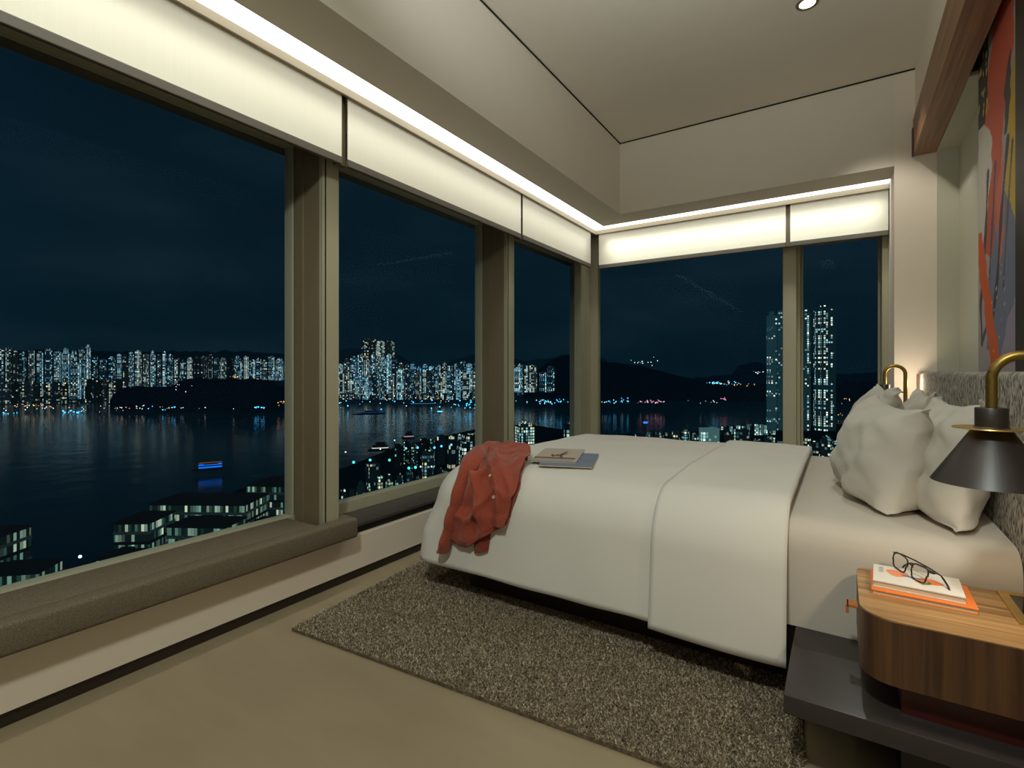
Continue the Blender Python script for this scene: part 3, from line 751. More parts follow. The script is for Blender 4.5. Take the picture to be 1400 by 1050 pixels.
# ================================================================== OUTSIDE: harbour city at night
SEA = -120.0
def pmix(nt, a, b, fac):
    mx = N(nt, 'ShaderNodeMixRGB'); nt.links.new(fac, mx.inputs['Fac'])
    for k, x in (('Color1', a), ('Color2', b)):
        if isinstance(x, tuple): mx.inputs[k].default_value = (*x, 1)
        else: nt.links.new(x, mx.inputs[k])
    return mx.outputs[0]
def city_mat(name, cw=5, ch=6, lit=.35, strength=1.0, wall=(14,26,32), cols=((90,150,190),(150,200,210),(205,215,190)), stairs=.12, fill=.75):
    m, nt, p = new_mat(name); nt.nodes.remove(p)
    tc = N(nt, 'ShaderNodeTexCoord'); sx = N(nt, 'ShaderNodeSeparateXYZ'); nt.links.new(tc.outputs['Object'], sx.inputs[0])
    oi = N(nt, 'ShaderNodeObjectInfo')
    def mt(op, a, b=None):
        n = N(nt, 'ShaderNodeMath', operation=op)
        for i, x in enumerate((a, b)):
            if x is None: continue
            if isinstance(x, (int, float)): n.inputs[i].default_value = x
            else: nt.links.new(x, n.inputs[i])
        return n.outputs[0]
    seed = mt('MULTIPLY', oi.outputs['Random'], 371.0)
    u = mt('DIVIDE', mt('ADD', sx.outputs[0], sx.outputs[1]), cw); w = mt('DIVIDE', sx.outputs[2], ch)
    cu, cz = mt('FLOOR', u), mt('FLOOR', w)
    cb = N(nt, 'ShaderNodeCombineXYZ'); nt.links.new(cu, cb.inputs[0]); nt.links.new(cz, cb.inputs[1]); nt.links.new(seed, cb.inputs[2])
    wn = N(nt, 'ShaderNodeTexWhiteNoise', noise_dimensions='3D'); nt.links.new(cb.outputs[0], wn.inputs['Vector'])
    sc = N(nt, 'ShaderNodeSeparateColor'); nt.links.new(wn.outputs['Color'], sc.inputs[0])
    cb2 = N(nt, 'ShaderNodeCombineXYZ'); nt.links.new(cu, cb2.inputs[0]); nt.links.new(mt('ADD', seed, 7.3), cb2.inputs[2])
    wc = N(nt, 'ShaderNodeTexWhiteNoise', noise_dimensions='3D'); nt.links.new(cb2.outputs[0], wc.inputs['Vector'])
    colsel = mt('GREATER_THAN', wc.outputs['Value'], 1-stairs)
    thr = mt('ADD', mt('MULTIPLY', colsel, .45), mt('MULTIPLY', mt('ADD', .35, mt('MULTIPLY', oi.outputs['Random'], 1.3)), lit))
    on = mt('LESS_THAN', sc.outputs[0], thr)
    br = mt('POWER', sc.outputs[1], 2.2)
    br = mt('ADD', mt('MULTIPLY', br, 1.0), mt('ADD', .10, mt('MULTIPLY', colsel, .25)))
    fu = mt('LESS_THAN', mt('FRACT', u), fill); fz = mt('LESS_THAN', mt('FRACT', w), fill)
    e = mt('MULTIPLY', mt('MULTIPLY', on, br), mt('MULTIPLY', fu, fz))
    geo = N(nt, 'ShaderNodeNewGeometry'); sg = N(nt, 'ShaderNodeSeparateXYZ'); nt.links.new(geo.outputs['Normal'], sg.inputs[0])
    e = mt('MULTIPLY', e, mt('LESS_THAN', mt('ABSOLUTE', sg.outputs[2]), .5))
    rp = N(nt, 'ShaderNodeValToRGB'); el = rp.color_ramp.elements
    el[0].color = (*lin(cols[0]), 1); el[1].color = (*lin(cols[-1]), 1); el[1].position = .95
    for i, c in enumerate(cols[1:-1]):
        x = el.new((i+1)/(len(cols)-1)*.9); x.color = (*lin(c), 1)
    nt.links.new(sc.outputs[2], rp.inputs[0])
    e1 = N(nt, 'ShaderNodeEmission'); nt.links.new(rp.outputs[0], e1.inputs[0]); nt.links.new(mt('MULTIPLY', e, strength), e1.inputs[1])
    e2 = N(nt, 'ShaderNodeEmission'); e2.inputs[0].default_value = (*lin(wall), 1); nt.links.new(mt('ADD', .45, mt('MULTIPLY', oi.outputs['Random'], .9)), e2.inputs[1])  # constant faint glow put in for light falling on the walls
    ad = N(nt, 'ShaderNodeAddShader'); nt.links.new(e1.outputs[0], ad.inputs[0]); nt.links.new(e2.outputs[0], ad.inputs[1])
    nt.links.new(ad.outputs[0], nt.nodes['Material Output'].inputs['Surface'])
    m.cycles.emission_sampling = 'NONE'
    return m
BLUE = ((70,140,190),(120,190,215),(190,220,220))
mc_far = city_mat('far_tower_windows', 5.2, 5.5, .50, 1.2, (15,30,38), ((60,130,180),(110,180,205),(170,205,205),(215,215,190)))
mc_far2 = city_mat('far_slab_windows', 6, 6, .40, 1.3, (24,34,36), ((110,150,150),(170,195,190),(205,210,195)), .3)
mc_dark = city_mat('dark_estate_windows', 6, 6, .12, 1.2, (12,22,27), ((80,120,130),(170,185,170),(220,205,160)), .16)
mc_mid = city_mat('island_tower_windows', 5, 5.2, .46, 1.35, (16,34,42), ((60,120,200),(110,185,215),(170,225,225),(215,220,200)), .14)
mc_twin = city_mat('estate_tower_windows', 3.2, 3.4, .10, 1.7, (20,44,50), ((70,120,135),(170,205,200),(235,235,215)), .2, .7)
mc_near = city_mat('near_block_windows', 3.4, 3.6, .30, 1.5, (9,20,25), ((60,130,140),(150,200,190),(225,215,170)), .15, .7)
m_hill = EM('hill_dusk', (2,9,16), 1.0); m_hill2 = EM('far_hill_dusk', (3,17,26), 1.0)  # self-glowing; the dusk tone is put into the hill colour
m_land = EM('dark_shore', (2,8,11), 1.0)  # glowing night tone in place of light on the shore
m_navy = EM('night_metal', (3,9,14), 1.0); m_roofd = EM('night_roof', (7,12,15), 1.0); m_slab = EM('night_concrete', (22,32,34), 1.0)  # these parts glow faintly; their night light is put into the colour
L_blue = EM('blue_white_lamp', (70,190,255), 3.0); L_white = EM('white_lamp', (225,240,240), 2.2); L_warm = EM('warm_lamp', (255,190,110), 1.8); L_cyan = EM('cyan_lamp', (60,230,225), 2.4)
L_pink = EM('pink_lamp', (255,150,190), 1.8); L_strip = EM('boat_blue_strip', (20,110,230), 1.0)

def face_ang(u, d): 
    x, y = spot_at(u, d); return math.atan2(y, x)+PI/2
def local_thing(name, label, cat, u, d, z, group=None, spin=0, kind=None):
    x, y = spot_at(u, d)
    o = bpy.data.objects.new(name, None); COL.objects.link(o); o.location = (x, y, z); o.rotation_euler = (0, 0, face_ang(u, d)+spin); WL[o] = Vector((0,0,0))
    return tag(o, label, cat, group, kind)
def tower(u0, u1, vt, vb, d, mat, label, group, spin=0.0, style=0, name='apartment_tower'):
    uc = (u0+u1)/2; cosf = math.hypot(1, (uc-700)/FL)
    W = abs(u1-u0)/FL*d/cosf*1.0; z0 = zat(vb, d); H = zat(vt, d)-z0
    x, y = spot_at(uc, d)
    bm = B(); k = .5 if spin == 0 else .42
    if style == 0:       # cross plan
        a, b = W*k, W*k*.55
        prism(bm, [(-a,-b),(-b,-b),(-b,-a),(b,-a),(b,-b),(a,-b),(a,b),(b,b),(b,a),(-b,a),(-b,b),(-a,b)], 0, H*.965)
        box(bm, -b*.8, b*.8, -b*.8, b*.8, H*.965, H)
    elif style == 1:     # slab with fins
        a, b = W*k, W*.28
        prism(bm, [(-a,-b),(-a*.35,-b),(-a*.35,-b*.5),(-a*.1,-b*.5),(-a*.1,-b),(a*.5,-b),(a*.5,-b*.6),(a*.7,-b*.6),(a*.7,-b),(a,-b),(a,b),(-a,b)], 0, H*.98)
        box(bm, -a*.5, -a*.1, -b*.5, b*.6, H*.98, H)
    else:                # stepped
        a, b = W*k, W*.4
        box(bm, -a, a, -b, b, 0, H*.9); box(bm, -a*.7, a*.6, -b*.8, b*.8, H*.9, H*.97); box(bm, -a*.15, a*.3, -b*.4, b*.4, H*.97, H)
    o = obj(name, bm, mat); o.location = (x, y, z0); o.rotation_euler = (0, 0, face_ang(uc, d)+spin)
    return tag(o, label, 'building', group)
def env(pts, u):
    for (a, b), (c, d) in zip(pts, pts[1:]):
        if a <= u <= c: return b+(d-b)*(u-a)/(c-a)
    return pts[0][1] if u < pts[0][0] else pts[-1][1]
def row(u0, u1, step, top, base, d, mats, label, group, jit=4, gap=.15, styles=(0,0,1,2)):
    u = u0; kk = 0
    while u < u1:
        w = step*(.75+.5*random.random())
        dd = d*(1+.045*(kk % 2)+.012*random.random()); kk += 1
        tower(u, u+w*(1-gap), env(top, u)+random.uniform(-jit, jit), env(base, u), dd, random.choice(mats), label, group, random.uniform(-.5, .5), random.choice(styles))
        u += w
# far shore seen through the big pane: two depths of lit towers and the dark estate in front
row(-40, 150, 10.5, [(-40,476),(10,478),(118,475),(122,486),(150,490)], [(-40,540),(150,544)], 2000, [mc_far, mc_far, mc_far2], 'tall crowded tower with blue lit windows on the far shore behind the dark estate', 'towers on the far left shore', 4)
row(150, 238, 9, [(150,486),(165,481),(228,481),(238,488)], [(150,530),(238,528)], 2050, [mc_far2, mc_far, mc_far2], 'greyish lit tower on the far shore above the dark island', 'grey towers above the dark island', 3)
row(238, 322, 8.5, [(238,490),(300,486),(322,489)], [(238,522),(322,522)], 2080, [mc_far, mc_far2, mc_dark], 'small lit tower on the far shore just over the crest of the dark island', 'small towers over the island crest', 4)
row(322, 440, 9.5, [(322,490),(400,488),(440,486)], [(322,518),(440,522)], 2060, [mc_far, mc_far, mc_far2], 'blue lit tower on the far shore beside the first window mullion', 'towers beside the first mullion', 3, .1)
row(-30, 98, 14, [(-30,522),(98,523)], [(-30,556),(98,556)], 1850, [mc_dark], 'dark waterfront estate block with a few lit stair columns', 'dark waterfront estate blocks', 3, .06, (1,1,2))
row(116, 160, 13, [(116,519),(160,519)], [(116,552),(160,550)], 1870, [mc_dark], 'dark estate block partly hidden behind the island hill', 'dark estate blocks behind the island hill', 2, .06, (1,2))
tower(97, 116, 497, 545, 1860, mc_far, 'single tall tower with a bright stair column between the dark estate blocks', None)
# middle pane
row(455, 665, 8.6, [(455,492),(480,490),(540,488),(560,500),(590,494),(620,499),(665,494)], [(455,540),(665,536)], 1950, [mc_mid, mc_mid, mc_far, mc_far2], 'tall lit harbourfront tower seen through the middle pane', 'harbour towers in the middle pane', 6, .12)
row(455, 665, 11, [(455,512),(540,505),(600,512),(665,510)], [(455,546),(665,546)], 1780, [mc_mid, mc_far2, mc_far], 'lower lit harbourfront block at the water in the middle pane', 'harbour front blocks in the middle pane', 8, .25)
tower(494, 514, 463, 500, 2200, mc_dark, 'highest broad office tower rising over the middle skyline, left of its twin', None, 0, 1, 'office_tower')
tower(525, 539, 465, 500, 2200, mc_dark, 'second high office tower of the pair over the middle skyline, narrower', None, 0, 2, 'office_tower')
tower(514, 525, 466, 500, 2320, mc_far2, 'slim grey core tower between the two highest office towers', None, 0, 1, 'office_tower')
# narrow pane
row(666, 712, 9, [(666,500),(712,502)], [(666,540),(712,540)], 1900, [mc_mid, mc_dark], 'lit tower partly hidden behind the second mullion', 'towers behind the second mullion', 5)
tower(717, 734, 499, 536, 1850, mc_far2, 'pale ribbed tower in the narrow pane', None, 0, 1)
for a, b, c, l in ((702,714,502,'speckled tower at the left edge of the narrow pane'),(737,747,508,'dim tower right of the pale ribbed tower'),(748,758,500,'thin tower with bright top lights beside the dark ridge')):
    tower(a, b, c, 536, 1900, mc_mid, l, None, .3)
# back window: twin estate towers and low blocks
tower(1047, 1063, 426, 588, 820, mc_twin, 'very tall estate tower left of the back mullion, outer wing', None, .15, 0)
tower(1062, 1080, 421, 588, 835, mc_twin, 'very tall estate tower half hidden by the back mullion', None, -.1, 1)
tower(1090, 1109, 424, 588, 830, mc_twin, 'very tall dim estate tower just right of the back mullion', None, .2, 1)
tower(1111, 1144, 418, 588, 800, mc_twin, 'broadest very tall estate tower standing alone in the small back pane', None, .25, 0)
m_pale = city_mat('pale_block_windows', 3, 3.4, .30, 2.0, (70,104,104), ((150,210,205),(220,235,220)), .2)
tower(955, 984, 584, 640, 560, m_pale, 'pale floodlit apartment block just above the duvet in the back window', None, .3, 1)
tower(990, 1002, 588, 640, 545, mc_near, 'small dark block between the pale block and the lit pair', None, .2, 2)
tower(1003, 1026, 586, 640, 540, mc_near, 'dark apartment block with scattered white windows above the duvet', None, -.2, 1)
row(868, 950, 12, [(868,592),(950,589)], [(868,640),(950,640)], 700, [mc_near], 'low dark waterfront block peeking over the far edge of the duvet', 'low blocks over the far duvet edge', 4)
row(1028, 1160, 15, [(1028,600),(1160,598)], [(1028,650),(1160,650)], 620, [mc_near], 'low dark block at the foot of the tall estate towers', 'low blocks below the estate towers', 4, .05)
row(985, 1060, 6, [(985,582),(1060,580)], [(985,596),(1060,594)], 900, [m_pale, mc_near], 'tiny pale housing block on the shore behind the low blocks', 'tiny pale housing blocks', 1.5, .2, (1,))
mc_close = city_mat('close_block_windows', 2.0, 2.4, .34, 1.6, (9,20,25), ((60,130,150),(160,205,200),(230,215,165)), .22, .7)
# narrow pane near blocks, middle pane near blocks
tower(705, 730, 575, 660, 430, mc_close, 'dark near block with warm and blue windows at the foot of the narrow pane', None, .35, 2)
tower(770, 786, 578, 650, 470, mc_near, 'dim near block beside the corner post', None, .2, 1)
tower(816, 826, 580, 650, 470, mc_near, 'dim sliver of a near block right of the corner post', None, .1, 1)
tower(626, 662, 592, 690, 330, mc_close, 'dark near block with bright window cluster behind the cardigan', None, .3, 2)
tower(500, 520, 632, 720, 320, mc_close, 'dark near block with yellowish windows in the lower middle pane', None, .4, 1)
tower(576, 594, 615, 700, 360, mc_close, 'narrow near block with a column of cream windows in the middle pane', None, .2, 1)
tower(600, 622, 640, 720, 300, mc_near, 'unlit near block between the lit ones above the duvet corner', None, .2, 2)
tower(662, 700, 588, 690, 420, mc_near, 'dark near block behind the second mullion', None, .1, 1)

mc_park = city_mat('park_block_windows', 1.5, 1.9, .26, 1.4, (8,19,23), ((40,120,110),(140,200,180),(225,215,170)), .12, .7)
row(466, 600, 13, [(466,668),(520,652),(600,640)], [(466,740),(600,740)], 290, [mc_park], 'low dark park building with a few greenish lit windows above the window sill', 'low park buildings in the middle pane', 5, .3, (1,2))
row(540, 664, 12, [(540,604),(600,596),(664,590)], [(540,640),(664,640)], 620, [mc_park, mc_near, mc_dark], 'low quay building with a few lit windows behind the blue lamps', 'low quay buildings in the middle pane', 3, .2, (1,2))
# glass offices below the big pane
m_office = city_mat('office_floor_glow', 1.3, 4.2, .55, .8, (14,27,26), ((40,75,68),(110,155,138),(190,205,175)), .2, .93)
def office(u0, u1, vt, d, floors, label, depth, spin, name='office_building', fl_h=4.2, lit=None):
    r = local_thing(name, label, 'building', (u0+u1)/2, d, zat(vt, d), None, spin)
    W = (u1-u0)/FL*d/math.hypot(1, ((u0+u1)/2-700)/FL); H = floors*fl_h
    bm = B(); box(bm, -W/2, W/2, -depth/2, depth/2, -H, -.8); obj('facade', bm, m_office, r)
    bm = B(); box(bm, -W/2-.3, W/2+.3, -depth/2-.3, depth/2+.3, -.8, 0); box(bm, -W*.2, W*.15, -depth*.2, depth*.2, 0, 1.6); obj('roof', bm, m_roofd, r)
    for k in range(1, floors):
        bm = B(); box(bm, -W/2-.25, W/2+.25, -depth/2-.25, depth/2+.25, -k*fl_h-.9, -k*fl_h+.35); obj('floor_slab', bm, m_slab if k % 2 else m_roofd, r)
    return r
office(216, 362, 681, 250, 7, 'long glass office building with two glowing floors below the big pane', 22, math.radians(-32))
office(172, 226, 706, 222, 8, 'lower glass office wing with bright stacked floors, nearest the water', 18, math.radians(-32))
office(352, 408, 657, 300, 6, 'dark office building with one yellow lit window row by the mullion', 26, math.radians(-30))
office(238, 330, 712, 205, 5, 'low glass pavilion with blue lit floor in front of the long office', 14, math.radians(-34))
office(330, 400, 718, 190, 5, 'low flat roofed hall beside the mullion foot', 22, math.radians(-34))
office(-60, 28, 727, 190, 7, 'slanted glass office building at the left end of the big pane', 16, math.radians(-44))
office(-30, 78, 775, 170, 3, 'low lit hall in front of the slanted office, above the bench', 12, math.radians(-32))
office(140, 200, 756, 175, 3, 'small lit pier pavilion below the office wing', 9, math.radians(-30))
# hills and land
def hill(label, name, pts, vb, d, mat, depth=250, jit=1.0, kind=None):
    us = np.arange(pts[0][0], pts[-1][0]+.1, 3.0); P = np.zeros((len(us), 4, 3))
    for i, u in enumerate(us):
        v = env(pts, u)+jit*2.2*mnoise.noise(Vector((u*.07, d*.01, 0)))+jit*mnoise.noise(Vector((u*.35, d*.01, 4)))
        vb_ = vb if not isinstance(vb, list) else env(vb, u)
        x, y = spot_at(u, d); P[i, 0] = (x, y, min(zat(vb_, d), SEA+1 if d < 1700 else zat(vb_, d)))
        x, y = spot_at(u, d+depth*.4); P[i, 1] = (x, y, zat(v*.55+vb_*.45, d+depth*.4))
        x, y = spot_at(u, d+depth*.8); P[i, 2] = (x, y, zat(v, d+depth*.8))
        x, y = spot_at(u, d+depth*2); P[i, 3] = (x, y, zat(vb_, d+depth*.2))
    o = grid_mesh(name, P, mat); tag(o, label, 'hill', None, kind); return o
hill('low wooded island hill lying dark before the far left towers', 'island_hill', [(150,548),(165,532),(190,527),(230,530),(260,517),(300,517),(370,519),(390,530),(440,545)], 556, 1560, m_hill, 120, 1.2)
hill('dark headland spur with shore lights under the island', 'headland_hill', [(210,555),(240,541),(300,535),(345,534),(370,545),(385,556)], 557, 1500, m_hill, 24, .8)
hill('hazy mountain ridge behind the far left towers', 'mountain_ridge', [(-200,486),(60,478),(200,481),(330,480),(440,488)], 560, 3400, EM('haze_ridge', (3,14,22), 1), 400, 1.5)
hill('mountain range behind the middle skyline, with a saddle', 'mountain_range', [(440,480),(480,476),(545,485),(570,500),(610,497),(640,486),(665,482),(720,494),(770,487),(800,480),(830,492)], 560, 3000, m_hill2, 400, 1.2)
hill('dark round hill in the narrow pane behind thin towers', 'round_hill', [(715,520),(740,502),(765,486),(785,484),(800,490),(818,494)], 545, 2300, m_hill, 250, .8)
hill('long dark headland with shore lights in the wide back window', 'dark_headland', [(800,494),(840,495),(880,501),(920,512),(960,520),(990,530),(1040,526),(1100,530),(1190,520),(1260,515)], 549, 1800, m_hill, 250, .9)
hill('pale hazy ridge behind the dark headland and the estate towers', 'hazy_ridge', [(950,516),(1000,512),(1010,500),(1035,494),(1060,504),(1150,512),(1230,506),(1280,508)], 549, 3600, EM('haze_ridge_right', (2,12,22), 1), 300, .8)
bm = B(); box(bm, -7000, 3000, -3000, 9000, SEA-2, SEA)
def water_mat():
    m, nt, p = new_mat('harbour_water'); p.inputs['Base Color'].default_value = (*lin((1,7,13)), 1); p.inputs['Roughness'].default_value = .16
    p.inputs['Specular IOR Level'].default_value = .28
    p.inputs['Emission Color'].default_value = (*lin((2,13,20)), 1); p.inputs['Emission Strength'].default_value = .6  # faint teal glow added to the water colour
    v = coords(nt, (.02, .02, .02)); nz = N(nt, 'ShaderNodeTexNoise'); nz.inputs['Scale'].default_value = 1.5; nz.inputs['Detail'].default_value = 5; nt.links.new(v, nz.inputs['Vector'])
    bp = N(nt, 'ShaderNodeBump'); bp.inputs['Strength'].default_value = .25; bp.inputs['Distance'].default_value = 3; nt.links.new(nz.outputs[0], bp.inputs['Height']); nt.links.new(bp.outputs[0], p.inputs['Normal'])
    m.cycles.emission_sampling = 'NONE'
    return m
struct('harbour_water', bm, water_mat())
# near shore under the building: a dark quay
pts = []
for u, v in ((-400,1000),(60,830),(150,778),(215,735),(330,668),(400,655),(470,640),(540,612),(600,598),(660,585),(720,580),(800,592),(880,594),(950,590),(1060,585),(1150,580),(1300,580)):
    d = FL*119/(v-YH); pts.append(spot_at(u, d))
pts += [(900, 600), (900, -300), (-60, -300)]
bm = B(); prism(bm, pts, SEA+.2, SEA+2.5); struct('near_shore_ground', bm, m_land)

# small lights: nobody could count them along the shores
def light_cloud(name, label, mat, items, size):
    bm = B()
    for u, v, d in items:
        x, y = spot_at(u, d); z = zat(v, d); s_ = size*d/1000*random.uniform(.6, 1.5)
        bmesh.ops.create_icosphere(bm, subdivisions=1, radius=s_, matrix=Matrix.Translation((x, y, z)))
    o = obj(name, bm, mat); tag(o, label, 'lights', None, 'stuff')
def scat(n, u0, u1, v, d, sd=1.5): return [(random.uniform(u0, u1), random.gauss(v, sd), d*random.uniform(.97, 1.03)) for _ in range(n)]
light_cloud('shore_lights', 'blue white lamps scattered along the far harbour shores', L_blue,
    scat(14,84,118,563,1480,1.0)+scat(8,0,24,565,1480,.8)+scat(9,344,362,557,1440,.6)+scat(6,200,262,558,1440,2)+scat(30,463,660,552,1600,4)+scat(22,735,785,549,1500,1.5)+scat(12,820,860,547,1550,2)+scat(10,580,660,556,1500,2)+scat(3,880,884,579,1000,2)+scat(14,970,1010,523,1700,1.5), .9)
light_cloud('shore_lamps', 'white lamps scattered along the far harbour shores', L_white,
    scat(40,0,395,558,1450,2)+scat(34,463,660,546,1620,4)+scat(14,703,785,548,1500,2)+scat(20,822,990,549,1560,1.2)+scat(12,862,900,494,1790,2.5)+scat(16,966,1012,524,1700,1)+scat(10,1140,1200,545,1500,5)+scat(6,240,270,528,1560,4)+scat(7,1030,1045,509,1790,1.2), .62)
light_cloud('shore_lanterns', 'warm orange lamps scattered along the far harbour shores', L_warm,
    scat(18,20,60,554,1490,1.2)+scat(14,70,240,557,1450,1.5)+scat(14,380,400,550,1440,2)+scat(24,463,620,542,1640,3)+scat(10,310,326,515,1700,.6)+scat(12,985,1040,526,1690,1)+scat(8,1146,1170,567,1300,1.5)+scat(8,1140,1210,546,1500,3), .62)
light_cloud('festive_lights', 'pink lights strung along the headland waterfront in the back window', L_pink, scat(20,868,905,549,1555,1.0)+scat(5,985,992,545,1555,1), .7)
# quay lamps in the middle pane
QG = 'blue quay lamps in the dark park'
def quay_lamp(u, v, d, mat, label, s_=1.0):
    x, y = spot_at(u, d); z = zat(v, d); r = thing('street_lamp', label, 'street lamp', (x, y, z-9), QG)
    bm = B(); tube(bm, [(x, y, z-9), (x, y, z-.4)], .12, 6); obj('pole', bm, m_navy, r)
    bm = B(); bmesh.ops.create_icosphere(bm, subdivisions=2, radius=.55*s_, matrix=Matrix.Translation((x, y, z))); obj('lamp_head', bm, mat, r)
for (u, v, mt_, l) in ((555,613,L_blue,'first blue lamp of the quay row left of the cream window column'),(571,612,L_blue,'second blue lamp of the quay row'),(594,612,L_blue,'bright blue lamp right of the cream window column'),(603.5,610,L_blue,'blue lamp next to the pair near the block with lit windows'),(617,608,L_blue,'last blue lamp of the quay row beside the block with lit windows'),
    (532.5,629,L_cyan,'bright cyan green lamp in the dark park'),(483.5,632,L_cyan,'small cyan lamp near the first mullion'),(506,629,L_blue,'blue lamp between the two cyan park lamps'),(559,640,L_cyan,'lower cyan lamp above the window sill'),(568,639,L_cyan,'lower cyan lamp right of the other low one'),(575,638,L_white,'white lamp in the lower lamp row'),(590,638,L_white,'white lamp at the end of the lower lamp row'),(472.5,618,L_white,'white lamp at the water edge by the first mullion'),(109.5,761,L_white,'white lamp standing alone left of the offices'),(520,614,L_white,'white lamp beside the moored launch'),(539.5,602,L_white,'paired white lamp at the park point')):
    quay_lamp(u, v, FL*110/(v-YH)*.55, mt_, l, 1.5 if mt_ in (L_blue, L_cyan) else .9)
# boats
def boat(name, label, u, v, d, L, strips, spin, dark=False):
    r = local_thing(name, label, 'boat', u, d, zat(v, d), None, spin)
    bm = B(); prism(bm, [(-L/2,-L*.1),(L*.35,-L*.1),(L/2,0),(L*.35,L*.1),(-L/2,L*.1)], -1.2, 1.2); obj('hull', bm, m_navy, r)
    bm = B(); box(bm, -L*.42, L*.3, -L*.085, L*.085, 1.2, 4.4); box(bm, -L*.3, L*.15, -L*.07, L*.07, 4.4, 7.2); obj('cabin', bm, m_roofd, r)
    for (z0, z1, mt_) in strips:
        bm = B(); box(bm, -L*.43, L*.31, -L*.09, L*.09, z0, z1); obj('light_strip', bm, mt_, r)
boat('ferry', 'small harbour ferry with two blue light strips on the dark water', 285, 641, 600, 32, [(1.4,3.2,L_strip),(4.6,5.4,L_strip),(7.2,7.5,EM('ferry_amber', (120,80,50), .6))], 0)
boat('launch', 'pale lit launch moored at the park edge', 518, 615, 480, 20, [(1.4,2.4,EM('launch_white', (190,190,180), .9))], .1)
boat('launch', 'pinkish lit launch off the park point', 558, 599, 560, 14, [(1.4,2.6,EM('launch_pink', (160,130,140), .9))], .1)
boat('work_barge', 'dark barge with blue deck lights off the middle skyline', 505, 566, 1150, 70, [(3,5,EM('barge_blue', (20,60,120), .5))], .05)
boat('cargo_boat', 'dark cargo boat lying at the middle shore', 575, 553, 1450, 90, [(2,4,EM('cargo_lit', (70,120,150), .6))], .05)
boat('small_ferry', 'small ferry with two bright lights before the middle shore', 601, 564, 1250, 16, [(1.4,4,L_blue)], .05)
boat('small_ferry', 'small ferry with a blue glow in the wide back window', 882, 580, 950, 10, [(1.4,5,EM('ferry_glow', (40,110,230), 1.6))], .05)

# ================================================================== sky
w = bpy.data.worlds.new('night_sky'); SC.world = w; w.use_nodes = True; nt = w.node_tree
bg = nt.nodes['Background']; tc = N(nt, 'ShaderNodeTexCoord'); sx = N(nt, 'ShaderNodeSeparateXYZ'); nt.links.new(tc.outputs['Generated'], sx.inputs[0])
rp = N(nt, 'ShaderNodeValToRGB'); el = rp.color_ramp.elements
el[0].position = .0; el[0].color = (*lin((6,26,36)), 1); el[1].position = .75; el[1].color = (*lin((5,19,28)), 1)
x = el.new(.25); x.color = (*lin((9,28,38)), 1)
ab = N(nt, 'ShaderNodeMath', operation='MAXIMUM'); ab.inputs[1].default_value = 0; nt.links.new(sx.outputs[2], ab.inputs[0]); nt.links.new(ab.outputs[0], rp.inputs[0])
nz = N(nt, 'ShaderNodeTexNoise'); nz.inputs['Scale'].default_value = 2.2; nz.inputs['Detail'].default_value = 5
mp = N(nt, 'ShaderNodeMapping'); mp.inputs['Scale'].default_value = (1,1,3.5); nt.links.new(tc.outputs['Generated'], mp.inputs[0]); nt.links.new(mp.outputs[0], nz.inputs[0])
mr = N(nt, 'ShaderNodeMapRange'); mr.inputs['From Min'].default_value = .3; mr.inputs['From Max'].default_value = .7; mr.inputs['To Min'].default_value = .75; mr.inputs['To Max'].default_value = 1.2; nt.links.new(nz.outputs[0], mr.inputs[0])
mu = N(nt, 'ShaderNodeMixRGB', blend_type='MULTIPLY'); mu.inputs['Fac'].default_value = 1; nt.links.new(rp.outputs[0], mu.inputs[1]); nt.links.new(mr.outputs[0], mu.inputs[2])
cm = N(nt, 'ShaderNodeMapRange'); cm.inputs['From Min'].default_value = .5; cm.inputs['From Max'].default_value = .78; cm.inputs['To Max'].default_value = .55; nt.links.new(nz.outputs[0], cm.inputs[0])
cl = N(nt, 'ShaderNodeMixRGB'); nt.links.new(cm.outputs[0], cl.inputs['Fac']); nt.links.new(mu.outputs[0], cl.inputs[1]); cl.inputs[2].default_value = (*lin((24,36,42)), 1)
# brighter blue added to the sky towards -Y, for reflections in the back glass
mg = N(nt, 'ShaderNodeMapRange'); mg.inputs['From Min'].default_value = .3; mg.inputs['From Max'].default_value = -.9; mg.inputs['To Min'].default_value = 0; mg.inputs['To Max'].default_value = 1; nt.links.new(sx.outputs[1], mg.inputs[0])
ad = N(nt, 'ShaderNodeMixRGB', blend_type='MIX'); nt.links.new(mg.outputs[0], ad.inputs['Fac']); nt.links.new(cl.outputs[0], ad.inputs[1]); ad.inputs[2].default_value = (*lin((9,38,58)), 1)
nt.links.new(ad.outputs[0], bg.inputs['Color']); bg.inputs['Strength'].default_value = 1.0

# ================================================================== lamps and added fill lights
def spot(loc, tgt, e, size, col=(1,.86,.68), blend=.6, rad=.04):
    l = bpy.data.lights.new('spot', 'SPOT'); l.energy = e; l.spot_size = math.radians(size); l.spot_blend = blend; l.color = col; l.shadow_soft_size = rad
    o = bpy.data.objects.new('spot_light', l); COL.objects.link(o); o.location = loc
    o.rotation_euler = (Vector(tgt)-Vector(loc)).to_track_quat('-Z', 'Y').to_euler(); return o
def area(loc, tgt, e, sx_, sy_, col):
    l = bpy.data.lights.new('area', 'AREA'); l.shape = 'RECTANGLE'; l.size = sx_; l.size_y = sy_; l.energy = e; l.color = col
    o = bpy.data.objects.new('area_light', l); COL.objects.link(o); o.location = loc
    o.rotation_euler = (Vector(tgt)-Vector(loc)).to_track_quat('-Z', 'Y').to_euler(); return o
WARM = (.93,1,.92)
spot((-.141, 2.92, 2.80), (-.35, 2.7, 0), 24, 95, WARM)
spot((-.2, -.3, 2.66), (-.8, .5, 0), 118, 130, WARM, .6, .12)  # unseen fill without a fixture, added to brighten floor and bed side
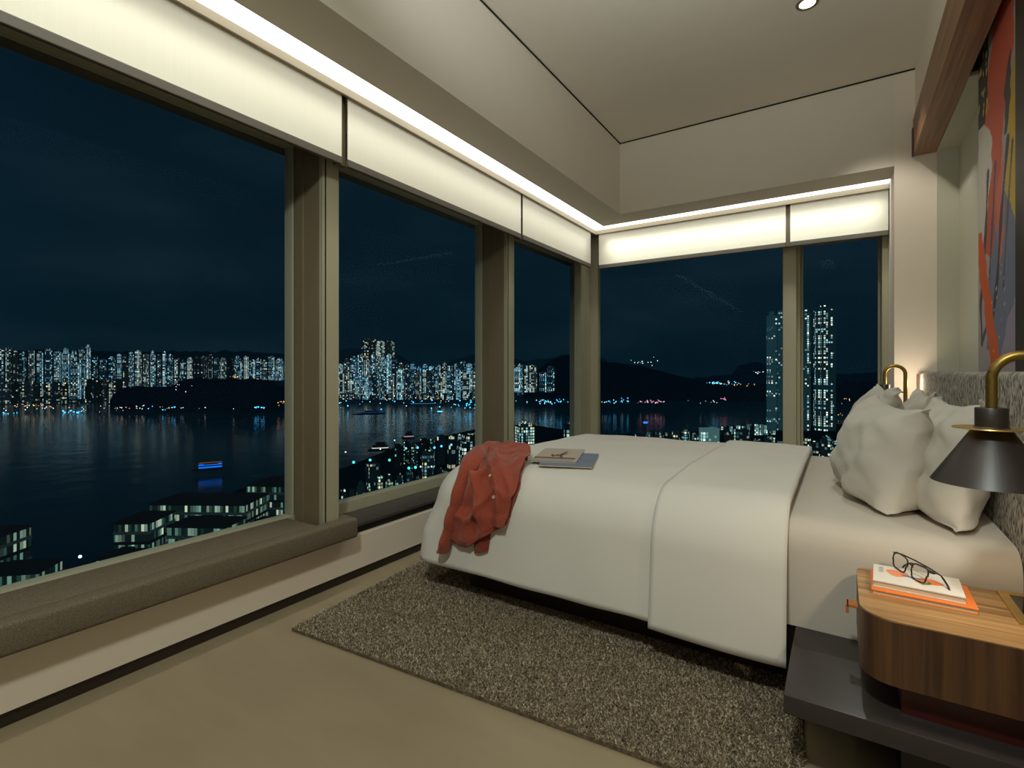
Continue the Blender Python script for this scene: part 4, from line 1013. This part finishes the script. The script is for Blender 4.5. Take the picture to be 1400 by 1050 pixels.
spot((-.05, 3.25, 2.8), (.36, 3.9, 1.35), 27, 60, (1,.93,.80))  # added spot with no fixture there; brightens pier and niche
a = area((-.45, .95, 2.2), (-.45, 1.2, 2.8), 16, .8, .8, (.96,1,.96)); a.data.spread = math.radians(150)  # unseen upward fill added to brighten the ceiling
# unseen area lights added beside the cove strip to brighten the blinds lower down
for k in range(5):
    y0 = -1.3+k*1.1
    a = area((-1.76, y0+.45, 2.258), (-1.852, y0+.45, 1.98), 0.8, 1.1, .06, (.97,1,.92)); a.data.spread = math.radians(75)
for k in range(2):
    a = area((-1.25+k*1.0, 4.16, 2.258), (-1.25+k*1.0, 4.252, 1.98), 1.55, 1.0, .06, (.97,1,.92)); a.data.spread = math.radians(75)
for (x, y) in ((LP.x, LP.y), (LP2.x, LP2.y)):
    l = bpy.data.lights.new('bulb_light', 'POINT'); l.energy = 3.4 if y < 2 else 1.3; l.color = (1,.82,.58); l.shadow_soft_size = .02
    o = bpy.data.objects.new('bulb_light', l); COL.objects.link(o); o.location = (x, y, .80)
# point light added near the far lamp to give the pier a warm wash
l = bpy.data.lights.new('pier_wash_fill', 'POINT'); l.energy = 1.3; l.color = (1,.80,.58); l.shadow_soft_size = .03
o = bpy.data.objects.new('pier_wash_fill', l); COL.objects.link(o); o.location = (.34, 3.72, .93)

# ================================================================== camera
cam = bpy.data.cameras.new('camera'); co = bpy.data.objects.new('camera', cam); COL.objects.link(co)
co.location = (0, 0, 1.0); co.rotation_euler = (PI/2, 0, TH)
cam.sensor_fit = 'HORIZONTAL'; cam.sensor_width = 36; cam.lens = FL/1400*36
cam.shift_x = 0; cam.shift_y = (YH-525)/1400
cam.clip_start = .02; cam.clip_end = 20000
SC.camera = co
SC.view_settings.view_transform = 'Standard'; SC.view_settings.look = 'None'
SC.view_settings.exposure = .13
SC.cycles.max_bounces = 10; SC.cycles.diffuse_bounces = 5; SC.cycles.transparent_max_bounces = 12; SC.cycles.sample_clamp_indirect = .35
SC.cycles.use_denoising = True
